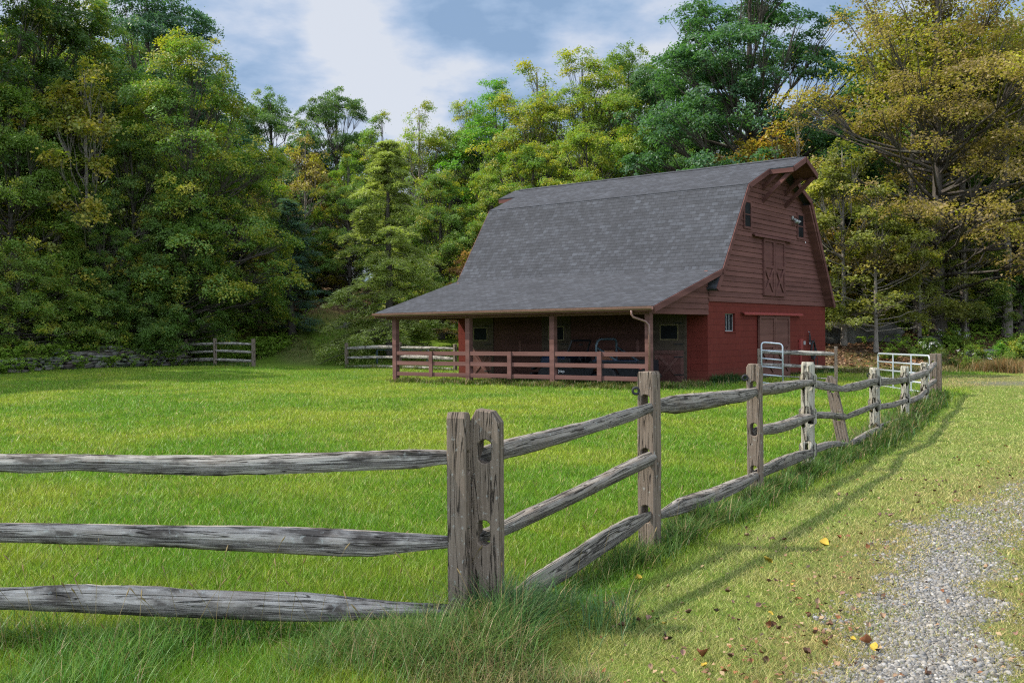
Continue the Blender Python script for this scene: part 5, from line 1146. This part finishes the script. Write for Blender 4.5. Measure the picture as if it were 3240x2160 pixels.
for u, d_, r_, lb_ in ((2112, 49, 0.21, 'twin grey trunk standing on the leafy bank'), (2127, 49.6, 0.19, 'grey trunk leaning against its twin on the leafy bank'), (2213, 47.5, 0.20, 'straight black trunk right of the twin grey trunks'), (2288, 51, 0.14, 'thin dark trunk left of the mossy one'), (2312, 48, 0.20, 'mossy trunk near the right border'), (2245, 56, 0.18, 'dark trunk in the depth of the right wood')):
    p = at(u*K, 800*K, d_); z0 = gz(p.x, p.y)-0.2; rr_ = np.random.default_rng(int(u)); n_ = 12; zz_ = np.linspace(0, 15, n_); w_ = np.cumsum(rr_.normal(0, 0.07, (n_, 2)), 0); w_ -= w_[0]
    pth = [(np.column_stack([w_, zz_]), np.linspace(r_*1.0, r_*0.45, n_)*np.concatenate([[1.5], [1.15], np.ones(n_-2)]), 10)]
    for k in range(5):
        a = rr_.uniform(0, 6.28); zb = rr_.uniform(5, 13); uu = np.linspace(0, 1, 5); pth.append((np.array([np.interp(zb, zz_, w_[:, 0]), np.interp(zb, zz_, w_[:, 1]), zb])+np.column_stack([np.cos(a)*uu*2.5, np.sin(a)*uu*2.5, uu*1.6]), np.linspace(r_*0.3, 0.02, 5), 5))
    V_, F_ = tubes_np(pth); e_ = empty('forest_tree', (p.x, p.y, z0), 0, lb_+', crown hidden in the leaves', 'tree'); link_mesh('trunk', np_mesh('trunk', V_, F_, smooth_shade=True), M['bark'] if 'black' in lb_ or 'dark' in lb_ else M['pale_bark'], e_)
    rl = np.random.default_rng(int(u)+1); nn = 5000; cen = np.column_stack([rl.normal(0, 1.6, nn), rl.normal(0, 1.6, nn), 13.2+rl.normal(0, 1.2, nn)]); lv, lf, lc = leaves_np(rl, cen, 0.2, 0.6, 0.6, np.clip(rl.normal(0.5, 0.2, nn), 0, 1))
    co_ = link_mesh('crown', np_mesh('crown', lv, lf, lc), M['leaf'], e_); co_.color = (0.10, 0.10, 0.02, 0.5)
# deep wood behind
DEEP = 'trees deep in the wood'
rt = random.Random(4)
sky_u = [-300, 0, 300, 450, 560, 700, 850, 1000, 1100, 1250, 1400, 1500, 1700, 1900, 2100, 2352, 2700]; sky_v = [60, 40, 80, 180, 330, 370, 390, 380, 350, 310, 290, 290, 300, 260, 200, 200, 200]
for row, (d_, step) in enumerate(((72, 150), (90, 125), (112, 105))):
    u = -260+row*40
    while u < 2640:
        uu = u+rt.uniform(-30, 30); vt = float(np.interp(uu, sky_u, sky_v))+rt.uniform(0, 90)-(d_-72)*0.3
        if not (row == 0 and 700 < uu < 870):
            tree(rt.choice(['edge_a', 'edge_b', 'edge_c', 'tall_a']), uu, vt, d_+rt.uniform(-4, 4), 'green broadleaf tree deep in the wood, mostly hidden behind nearer trees', rt.choice([G1, G2, OL, DK]), rt.uniform(.35, .55), None, rt.uniform(1.0, 1.3), DEEP)
        u += step
# shade trees standing left of the view, along the same wood edge
for x, y, h in ((-29, 40, 19), (-33, 32, 20), (-36, 24, 19), (-39, 15, 18)):
    tm, cm, H = PROTO['tall_a' if y != 32 else 'edge_c']; e_ = empty('broadleaf_tree', (x, y, gz(x, y)), x, 'tall tree along the wood edge outside the left border of the picture', 'tree', 'trees along the left wood edge'); e_.scale = (h/H, h/H, h/H); e_['group'] = 'trees along the left wood edge'
    for nm, me in (('trunk', tm), ('crown', cm)): o = bpy.data.objects.new(nm, me); C.objects.link(o); o.parent = e_; o.color = (*G1, .4)
# shrubs along the wood edges
for u, vb, vt, d_, lb_, tn, ye, fl in (
    (2135, 0, 775, 42, 'bushy dark shrub with white blossom on the leafy bank', G1, .35, 1), (2165, 0, 800, 39.5, 'broad dark weed clump in front of the straight black trunk', (0.05, 0.07, 0.02), .45, 0), (2235, 0, 790, 39, 'tangled shrub with white flowers left of the green hummock', G2, .45, 1),
    (2300, 0, 785, 39, 'green hummock of brush near the right border', BR, .4, 0), (2350, 0, 770, 38, 'tall green brush cut by the right border', G2, .45, 0), (2190, 0, 745, 45, 'leafy shrub with small white flowers between the trunks', G2, .45, 1), (2040, 0, 800, 42, 'small shrub on the leafy slope right of the rock ledge', G2, .5, 0),
    (1925, 0, 735, 52, 'shrub with yellowing leaves above the rock ledge', (0.10, 0.10, 0.02), .6, 0), (330, 0, 735, 52, 'leafy shrub on the bank above the stone wall', BR, .4, 0), (410, 0, 745, 52.5, 'fern-green shrub above the right end of the stone wall', YG, .5, 0), (240, 0, 760, 49, 'dark shrub on the bank behind the stone wall', G1, .4, 0), (470, 0, 760, 55, 'fern-green shrub behind the short three-post fence', YG, .45, 0),
    (120, 0, 770, 46.5, 'dark shrub over the low part of the stone wall', G1, .4, 0), (30, 0, 780, 44, 'dark shrub over the left end of the stone wall', DK, .35, 0), (370, 0, 700, 58, 'silvery green shrub on the slope above the wall', (0.07, 0.11, 0.075), .0, 0), (1000, 0, 745, 62, 'low shrub under the feathery hemlock', G1, .4, 0)):
    s_ = tree('shrub', u, vt, d_, lb_, tn, ye, 'shrub', 1.25)
    if fl:
        rf = np.random.default_rng(int(u)); nn = 260; a = rf.uniform(0, 6.28, nn); cl = rf.integers(0, 16, nn); base = np.column_stack([rf.normal(0, 0.62, 16), rf.normal(0, 0.62, 16), rf.uniform(1.0, 1.85, 16)]); cen = base[cl]+rf.normal(0, 0.07, (nn, 3)); lv, lf, lc = leaves_np(rf, cen, 0.07, 0.9, 1.0, np.zeros(nn))
        me = np_mesh('blossom', lv, lf); o = link_mesh('blossom', me, M['white_paint'], s_)
# bare young tree between the oak and the maple
def bare_tree():
    r = np.random.default_rng(3); p = at(1832*K, 380*K, 51); z0 = gz(p.x, p.y); top = at(1832*K, 245*K, 51).z-z0; pth = [(np.column_stack([0.12*np.sin(np.linspace(0, 3, 10)), 0*np.linspace(0, 1, 10), np.linspace(0, top, 10)]), np.linspace(0.10, 0.012, 10), 6)]
    for k in range(34):
        zb = top*r.uniform(0.55, 0.97); a = r.uniform(0, 6.28); l = r.uniform(0.6, 1.5); u = np.linspace(0, 1, 5); sp_ = r.uniform(0.25, 0.6); pth.append((np.array([0, 0, zb])+np.column_stack([np.cos(a)*u*l*sp_, np.sin(a)*u*l*sp_, u*l*0.85]), np.linspace(0.022, 0.005, 5), 4))
    V_, F_ = tubes_np(pth); e_ = empty('bare_tree', (p.x, p.y, z0), 0, 'leafless grey sapling with upright twigs behind the front of the barn ridge', 'tree'); link_mesh('trunk', np_mesh('trunk', V_, F_), M['pale_bark'], e_)
bare_tree()

# ------------------------------------------------------------------ grass, weeds, gravel and leaves
def polar(r, n, d0, d1, spread=0.60):
    d = d0*np.exp(r.random(n)*math.log(d1/d0)); a = r.uniform(-spread, spread, n); return d*np.sin(a)/np.cos(a)*1.0, d
def lawn():
    r = np.random.default_rng(1); n = 1100000; x, y = polar(r, n, 3.4, 47)
    g = gravel_mask(x, y); dry = dry_mask(x, y); li = litter_mask(x, y); s = fence_side(x, y)
    bu, bv = np.cos(YAW), np.sin(YAW)   # keep the barn's footprint clear
    qx, qy = x-BX, y-BY; U_ = -qx*math.cos(YAW)+qy*math.sin(YAW); V_ = qx*math.sin(YAW)+qy*math.cos(YAW)
    inside = (U_ > -0.05) & (U_ < 10.05) & (V_ > -0.03) & (V_ < 10.3); porch_in = (U_ > 0.1) & (U_ < 9.8) & (V_ > -3.3) & (V_ <= -0.03)
    keep = (r.random(n) > g*0.95) & (r.random(n) > dry*0.35) & (r.random(n) > li*0.92) & ~inside & ~(porch_in & (r.random(n) < 0.8))
    x, y, dry, s, g = x[keep], y[keep], dry[keep], s[keep], g[keep]; n = len(x); d = np.hypot(x, y); z = height(x, y)
    strip = smooth(s, 0.25, 0.7)
    tuft = vnoise(x, y, 0.45); big = vnoise(x, y, 3.1); mid = vnoise(x, y, 1.1)
    hgt = (0.030+0.046*tuft)*(1-0.42*strip)*r.uniform(0.6, 1.35, n)*(1-0.35*dry)*(1+0.2*smooth(d, 15, 30)); w = np.clip(0.00085*d, 0.0035, 0.016)*r.uniform(0.7, 1.3, n)
    az = r.uniform(0, 2*np.pi, n); lean = r.uniform(0.2, 1.5, n)*hgt*(1+0.5*strip); la = r.uniform(0, 2*np.pi, n)
    dx, dy = np.cos(az)*w/2, np.sin(az)*w/2
    V = np.stack([np.stack([x-dx, y-dy, z-0.005], -1), np.stack([x+dx, y+dy, z-0.005], -1), np.stack([x+np.cos(la)*lean, y+np.sin(la)*lean, z+hgt], -1)], 1).reshape(-1, 3)
    rnd = r.random(n)
    c1, c2, c3 = np.array([0.122, 0.252, 0.013]), np.array([0.310, 0.365, 0.034]), np.array([0.48, 0.37, 0.15])
    k = np.clip(0.36+1.0*(big-0.5)+0.9*(mid-0.5)+0.45*(rnd-0.5)+0.15*strip+0.5*(vnoise(x, y, 0.25)-0.5), 0, 1)[:, None]
    col = c1*(1-k)+c2*k; fin = vnoise(x, y, 0.16); st = (strip*np.clip(0.15+1.25*(0.5*fin+0.5*rnd), 0, 1))[:, None]; gr_ = np.where((vnoise(x, y, 0.33) > 0.52)[:, None], np.array([0.17, 0.30, 0.03]), np.array([0.30, 0.36, 0.07])); col = col*(1-0.6*strip[:, None])+gr_*0.6*strip[:, None]; col = col*(1-0.55*st)+np.array([0.46, 0.42, 0.17])*0.55*st; dk = np.clip(dry*1.0*(rnd > 0.25)+(rnd > 0.93)*0.8, 0, 1)[:, None]; col = col*(1-dk)+c3*dk; col *= r.uniform(0.38, 1.5, (n, 1))
    cols = np.repeat(np.column_stack([col, np.ones(n)]), 3, 0)
    tag(link_mesh('grass', np_mesh('grass', V, np.arange(3*n).reshape(-1, 3), cols), M['grass']), 'short bright green pasture grass and paler mown verge', None, None, 'stuff')
lawn()
def blades(name, label, x, y, hgt, w, col, r, bend=0.95, dirn=None, segs=4):
    n = len(x); z = height(x, y); a = r.uniform(0, 2*np.pi, n) if dirn is None else dirn; b = bend*hgt*r.uniform(0.3, 1.3, n); sx_, sy_ = -np.sin(a)*w/2, np.cos(a)*w/2
    V = []
    for i in range(segs+1):
        t = i/segs; wd = (1-t)**0.7 if i < segs else 0.02; cx = x+np.cos(a)*b*t**1.9; cyy = y+np.sin(a)*b*t**1.9; cz = z-0.01+hgt*(t-0.30*np.minimum(b/hgt, 1.3)*t**2.6)
        V += [np.stack([cx-sx_*wd, cyy-sy_*wd, cz], -1), np.stack([cx+sx_*wd, cyy+sy_*wd, cz], -1)]
    V = np.stack(V, 1); m = 2*(segs+1); f = np.concatenate([(np.arange(n)*m)[:, None]+np.array([2*i, 2*i+1, 2*i+3, 2*i+2])[None] for i in range(segs)])
    me = np_mesh(name, V.reshape(-1, 3), f, np.repeat(np.column_stack([col, np.ones(n)]), m, 0)); return tag(link_mesh(name, me, M['grass']), label, None, None, 'stuff')
def gcol(r, n, dryp=0.12, base=(0.050, 0.115, 0.020), var=0.35):
    c = np.array(base)[None]*r.uniform(1-var, 1+var, (n, 1)); c[:, 0] *= r.uniform(0.8, 1.5, n); m = r.random(n) < dryp; c[m] = np.array([0.34, 0.26, 0.12])*r.uniform(0.6, 1.2, (m.sum(), 1)); return c
def tall_grass():
    r = np.random.default_rng(2); X, Y, H_, W_, Cc = [], [], [], [], []
    def along(a, b, n, wdt, h0, h1, off=0.0, dens=None, dryp=0.10, base=(0.070, 0.150, 0.024), ww=1.0):
        t = r.random(n); a = np.array(a); b = np.array(b); d = (b-a)/np.linalg.norm(b-a); nr = np.array([d[1], -d[0]]); o = r.normal(0, wdt, n)+off; p = a+t[:, None]*(b-a)+o[:, None]*nr
        cl = vnoise(p[:, 0], p[:, 1], 0.35); keep = r.random(n) < np.clip(cl*1.7-0.15, 0.08, 1); p = p[keep]; cl = cl[keep]; n = len(p); dist = np.hypot(p[:, 0], p[:, 1])
        X.append(p[:, 0]); Y.append(p[:, 1]); H_.append((h0+(h1-h0)*cl*r.uniform(0.5, 1.3, n))); W_.append(np.clip(0.0009*dist, 0.005, 0.02)*r.uniform(0.7, 1.4, n)*ww); Cc.append(gcol(r, n, dryp, base))
    P1, P2, P3, P5, P9 = FA, np.array([1.0, 7.37]), np.array([2.38, 9.72]), np.array([4.65, 13.92]), np.array([10.25, 24.3])
    along(P1, P2, 3600, 0.10, 0.10, 0.30, 0.08); along(P2, P3, 3800, 0.10, 0.12, 0.30, 0.08); along(P3, P5, 4600, 0.12, 0.12, 0.32, 0.08); along(P5, P9, 8500, 0.17, 0.14, 0.44, 0.10, dryp=0.16, base=(0.075, 0.15, 0.025))
    along((-0.2, 5.15), (0.35, 5.75), 2600, 0.20, 0.15, 0.42, 0.1, base=(0.060, 0.150, 0.040))
    # the unmown fringe in front of the left rails
    along((-3.6, 5.10), (-0.1, 5.2), 5000, 0.14, 0.10, 0.24, base=(0.070, 0.18, 0.022)); along((-3.6, 4.7), (-0.5, 4.75), 11000, 0.32, 0.08, 0.22, base=(0.085, 0.205, 0.024), dryp=0.05); along((-1.1, 4.75), (0.15, 4.9), 4200, 0.20, 0.10, 0.32, dryp=0.16, base=(0.09, 0.18, 0.035)); along((-0.5, 4.4), (0.4, 4.5), 2600, 0.2, 0.06, 0.20, dryp=0.35, base=(0.11, 0.17, 0.04))
    # barn and far fences
    Ux, Uy = -math.cos(YAW), math.sin(YAW); Vx, Vy = math.sin(YAW), math.cos(YAW); Bp = lambda u, v: (BX+u*Ux+v*Vx, BY+u*Uy+v*Vy)
    along(Bp(9.9, -3.7), Bp(-0.1, -3.7), 9000, 0.18, 0.10, 0.30, 0.0, dryp=0.2, base=(0.085, 0.14, 0.022)); along(Bp(6, -3.2), Bp(0.5, -2.8), 2500, 0.4, 0.10, 0.35, dryp=0.2, base=(0.07, 0.12, 0.022))
    along(Bp(-0.2, 0.0), Bp(-0.2, 3.4), 3500, 0.16, 0.12, 0.42, base=(0.035, 0.09, 0.02)); along(Bp(-0.3, -3.4), Bp(-0.3, -0.2), 2200, 0.25, 0.08, 0.3, dryp=0.2, base=(0.075, 0.13, 0.022)); along(Bp(-0.2, 6.5), Bp(-0.2, 10.2), 2200, 0.16, 0.1, 0.38, base=(0.035, 0.09, 0.02))
    a, b, c = at(1097, 1166, 48.6), at(1440, 1178, 43), at(802, 1161, 46); along(a.xy, b.xy, 2500, 0.2, 0.1, 0.35, base=(0.085, 0.14, 0.022)); along(at(589, 1153, 50).xy, c.xy, 1800, 0.2, 0.1, 0.3)
    # dry tan fringe at the foot of the right-hand wood and soft grass by the track
    along((17.5, 36.5), (27, 38.5), 16000, 0.8, 0.25, 0.75, dryp=0.0, base=(0.20, 0.155, 0.06)); along((17.5, 37.8), (28, 39.8), 9000, 0.7, 0.3, 0.8, dryp=0.3, base=(0.075, 0.10, 0.022)); along((-5, 54), (-14, 58), 9000, 1.5, 0.10, 0.30, base=(0.12, 0.20, 0.03)); along((-7, 60), (-17, 64), 6000, 1.5, 0.10, 0.35, base=(0.11, 0.18, 0.03)); along((12.5, 37.3), (17.5, 38.2), 4500, 0.6, 0.08, 0.3, dryp=0.35, base=(0.09, 0.11, 0.025))
    along((-23, 40), (-17, 50), 2500, 0.3, 0.08, 0.3, -0.5)
    X, Y, H_, W_, Cc = map(np.concatenate, (X, Y, H_, W_, Cc)); blades('tall_grass', 'long unmown grass along the fence line, the barn foot and the wood edge', X, Y, H_, W_, Cc, r)
    # dry seed-head stems
    n = 110; t = r.random(n); x = np.where(t < 0.5, r.uniform(-3.2, 0.1, n), 0); y = np.where(t < 0.5, r.normal(4.95, 0.25, n), 0); q = FA+r.random(n)[:, None]*17*FD+r.normal(0, 0.15, (n, 2)); x = np.where(t < 0.5, x, q[:, 0]); y = np.where(t < 0.5, y, q[:, 1])
    hh = r.uniform(0.28, 0.55, n); z = height(x, y); a = r.uniform(0, 6.28, n); pth = []
    cols = []
    for i in range(n):
        u = np.linspace(0, 1, 5); P = np.column_stack([x[i]+np.cos(a[i])*0.14*u**2, y[i]+np.sin(a[i])*0.14*u**2, z[i]+hh[i]*u]); pth.append((P, np.full(5, 0.0012), 3)); cols += [(0.24, 0.19, 0.08, 1)]*15
        dv = np.array([np.cos(a[i])*0.5, np.sin(a[i])*0.5, 0.6]); pth.append((P[-1]+np.outer(np.linspace(0, 0.055, 4), dv), np.array([0.0015, 0.0036, 0.0034, 0.001]), 5)); cols += [(0.30, 0.22, 0.09, 1)]*20
    V, Fq = tubes_np(pth); tag(link_mesh('seed_grass', np_mesh('seed_grass', V, Fq, np.array(cols)), M['grass']), 'dry golden seed-head stems among the long grass', None, None, 'stuff')
tall_grass()
def gravel():
    r = np.random.default_rng(6); n = 400000; d = 3.6*np.exp(r.random(n)*math.log(13/3.6)); x = r.uniform(0.1, 0.64, n)*d; y = d
    keep = r.random(n) < gravel_mask(x, y)*(0.95); x, y = x[keep], y[keep]; n = len(x); z = height(x, y); dist = np.hypot(x, y)
    s = r.lognormal(math.log(0.0052), 0.48, n)*(1+0.03*np.maximum(dist-6, 0)); s = np.clip(s, 0.0035, 0.019)
    ico = np.array([[0, 0, 1], [.894, 0, .447], [.276, .851, .447], [-.724, .526, .447], [-.724, -.526, .447], [.276, -.851, .447], [.724, .526, -.447], [-.276, .851, -.447], [-.894, 0, -.447], [-.276, -.851, -.447], [.724, -.526, -.447], [0, 0, -1]])
    fc = np.array([[0, 1, 2], [0, 2, 3], [0, 3, 4], [0, 4, 5], [0, 5, 1], [1, 6, 2], [2, 7, 3], [3, 8, 4], [4, 9, 5], [5, 10, 1], [6, 7, 2], [7, 8, 3], [8, 9, 4], [9, 10, 5], [10, 6, 1]])
    pts = ico[None]*r.uniform(0.65, 1.25, (n, 12, 1)); a = r.uniform(0, 6.28, n); ca, sa = np.cos(a)[:, None], np.sin(a)[:, None]; sx_ = r.uniform(0.8, 1.5, n)[:, None]; sz_ = r.uniform(0.45, 0.85, n)[:, None]
    px_ = pts[:, :, 0]*sx_; py_ = pts[:, :, 1]; V = np.stack([px_*ca-py_*sa, px_*sa+py_*ca, pts[:, :, 2]*sz_], -1)*s[:, None, None]+np.stack([x, y, z+s*0.25], -1)[:, None]
    g = r.choice([0.13, 0.18, 0.235, 0.32, 0.08], n, p=[.28, .36, .24, .05, .07])*r.uniform(0.8, 1.2, n); tintv = r.normal(0, 0.03, n); col = np.stack([g*(1.07+tintv), g, g*(0.89-tintv*1.5), np.ones(n)], -1)
    f = (np.arange(n)[:, None, None]*12+fc[None]).reshape(-1, 3)
    tag(link_mesh('gravel', np_mesh('gravel', V.reshape(-1, 3), f, np.repeat(col, 12, 0)), M['pebbles']), 'loose grey crushed gravel of the drive', None, None, 'stuff')
gravel()
def leaf_shape(r, curl):
    """flat pointed leaf, ~1 long, curled"""
    u = np.linspace(0, 1, 7); wd = np.array([0.02, 0.24, 0.36, 0.38, 0.30, 0.16, 0.01])*r.uniform(0.85, 1.15, 7); V = []
    for t, w in zip(u, wd):
        for sgn in (-1, 0, 1): V.append((t-0.5, sgn*w, curl*(w*abs(sgn)*1.0)+curl*0.9*(t-0.5)**2+r.normal(0, 0.05)))
    F_ = [(i*3+j, i*3+j+1, (i+1)*3+j+1, (i+1)*3+j) for i in range(6) for j in (0, 1)]
    return np.array(V), np.array(F_)
def fallen_leaves():
    r = np.random.default_rng(9); kinds = [('brown', (0.115, 0.060, 0.034)), ('tan', (0.26, 0.165, 0.095)), ('rust', (0.19, 0.070, 0.026)), ('dark', (0.085, 0.055, 0.042)), ('yellow', (0.45, 0.31, 0.04)), ('pinkish', (0.22, 0.125, 0.088))]
    meshes = {}
    for nm, c in kinds:
        for k in range(3):
            V, F_ = leaf_shape(r, r.uniform(0.5, 1.5)); col = np.tile([*c, 1], (len(V), 1)); col[:, :3] *= r.uniform(0.8, 1.2, (len(V), 1)); me = np_mesh('fallen_leaf', V, F_, col, smooth_shade=True); me.materials.append(M['dead_leaf']); meshes[nm, k] = me
    n = 0
    def put(x, y, nm, size, label):
        o = bpy.data.objects.new('fallen_leaf', meshes[nm, int(r.integers(0, 3))]); C.objects.link(o); z = gz(x, y); lift = 0.010 if gravel_mask(x, y) > 0.4 else 0.022
        o.location = (x, y, z+lift); o.scale = (size, size, size); o.rotation_euler = (r.normal(0, 0.5), r.normal(0, 0.5), r.uniform(0, 6.28)); tag(o, label, 'leaf', 'fallen leaves on the verge and drive')
    special = [((1895, 1258), 'yellow', 0.085, 'bright yellow fallen leaf, the largest on the verge in front of the third post'), ((1762, 1295), 'yellow', 0.08, 'yellow star-shaped leaf lying on the verge below the fence shadow'), ((1615, 1517), 'rust', 0.07, 'orange rust curled leaf near the bottom of the verge'), ((1465, 1340), 'yellow', 0.06, 'small yellow leaf beside the long grass'), ((1397, 1403), 'pinkish', 0.075, 'pinkish brown leaf next to the clump of blades by the corner posts'), ((1530, 1475), 'dark', 0.07, 'dark blackish leaf in the mown grass'), ((2012, 1492), 'yellow', 0.06, 'small yellow leaf lying on the gravel'), ((1992, 1485), 'rust', 0.065, 'red-brown leaf lying on the gravel beside a small yellow one')]
    for (u, v), nm, s, lb_ in special:
        p = at(u*K, v*K, 1.0)-Vector((0, 0, CAMZ)); t = CAMZ/-p.z; put(p.x*t, p.y*t, nm, s, lb_); n += 1
    lbl = {'brown': 'brown curled leaf fallen on the mown verge or drive edge', 'tan': 'pale tan leaf fallen on the mown verge or drive edge', 'rust': 'rusty orange leaf fallen on the mown verge or drive edge', 'dark': 'dark withered leaf fallen on the mown verge or drive edge', 'yellow': 'small yellow leaf fallen on the mown verge or drive edge', 'pinkish': 'pinkish brown leaf fallen on the mown verge or drive edge'}
    names = [k[0] for k in kinds]; tries = 0
    while n < 292 and tries < 20000:
        tries += 1; d = 4.2*math.exp(r.random()*math.log(15/4.2)); x = r.uniform(-0.08, 0.58)*d; y = d; s = float(fence_side(x, y)); gd = float(seg_dist(np.array([x]), np.array([y]), GP)[0])
        if s < 0.25: continue
        w = 0.24*math.exp(-((gd-0.75)/0.45)**2)+0.20; w *= 0.4+1.2*float(vnoise(np.array([x]), np.array([y]), 0.5)[0])
        if gd < 0.35: w *= 0.35
        if r.random() > w: continue
        nm = names[int(r.choice(6, p=[.30, .28, .14, .07, .03, .18]))]; put(x, y, nm, float(r.uniform(0.020, 0.046)), lbl[nm]); n += 1
    # litter carpet under the woods and small scraps by the drive: beyond counting
    m = 60000; x = np.concatenate([r.uniform(10.5, 32, m//2), r.uniform(-34, 6, m//2)]); y = np.concatenate([r.uniform(35, 60, m//2), r.uniform(36, 82, m//2)]); k = r.random(m) < litter_mask(x, y); x, y = x[k], y[k]
    q = 5200; dd = 4.0*np.exp(r.random(q)*math.log(16/4.0)); xq = r.uniform(-0.05, 0.62, q)*dd; gd = seg_dist(xq, dd, GP); kk = (r.random(q) < 0.10+0.8*np.exp(-((gd-0.62)/0.28)**2)) & (fence_side(xq, dd) > 0.3); x = np.concatenate([x, xq[kk]]); y = np.concatenate([y, dd[kk]]); nq = kk.sum()
    z = height(x, y); tot = len(x); cen = np.column_stack([x, y, z+0.03]); cen[-nq:, 2] -= 0.008; size = np.full(tot, 0.13); size[-nq:] = 0.03
    nrm = r.normal(0, 0.35, (tot, 3)); nrm[:, 2] = 1; nrm = unit(nrm); d = r.normal(0, 1, (tot, 3)); d = unit(d-nrm*np.sum(d*nrm, -1, keepdims=True)); sdv = np.cross(nrm, d); s = (size*r.uniform(0.6, 1.3, tot))[:, None]
    V = np.stack([cen-d*s*.5, cen+sdv*s*.35+nrm*s*.15, cen+d*s*.5, cen-sdv*s*.35+nrm*s*.15], 1).reshape(-1, 3); pal = np.array([[.16, .085, .045], [.26, .16, .09], [.21, .09, .035], [.07, .045, .03], [.32, .22, .12]]); col = pal[r.integers(0, 5, tot)]*r.uniform(0.7, 1.2, (tot, 1))
    tag(link_mesh('leaf_litter', np_mesh('leaf_litter', V, np.arange(4*tot).reshape(-1, 4), np.repeat(np.column_stack([col, np.ones(tot)]), 4, 0)), M['dead_leaf']), 'brown leaf litter under the woods and scraps along the drive', None, None, 'stuff')
fallen_leaves()
def ferns():
    r = np.random.default_rng(8); n = 900; t = r.random(n); x = np.where(t < .78, r.uniform(-26, -13, n), r.uniform(16, 30, n)); y = np.where(t < .78, 42+(x+21.6)*1.55+np.where(r.random(n) < .4, r.uniform(-0.7, 0.5, n), r.uniform(0.3, 9, n)), r.uniform(43, 54, n)); t = np.where(t < .78, 0.2, 0.9); P, D, T = [], [], []
    for i in range(n):
        h = r.uniform(0.3, 0.75); z = gz(x[i], y[i]); zo = 0.5 if (t[i] < .55 and abs(y[i]-(42+(x[i]+21.6)*1.55)) < 0.3) else 0
        for k in range(7):
            a = r.uniform(0, 6.28); u = r.random(14); l = h*1.1; P.append(np.column_stack([x[i]+np.cos(a)*l*u, y[i]+np.sin(a)*l*u, z+zo+h*np.sin(u*2.2)*0.9])); D.append(np.tile([-math.sin(a), math.cos(a), 0.1], (14, 1))*np.where(r.random(14) < .5, 1, -1)[:, None]); T.append(np.full(14, r.uniform(0.3, 0.6)))
    P = np.concatenate(P); D = np.concatenate(D); lv, lf, lc = leaves_np(r, P, 0.17, 0.3, 1.2, np.concatenate(T), None, 0.1, D)
    o = tag(link_mesh('undergrowth', np_mesh('undergrowth', lv, lf, lc), M['leaf']), 'ferns and low green undergrowth on the wooded banks', None, None, 'stuff'); o.color = (0.11, 0.16, 0.026, 0.45)
ferns()
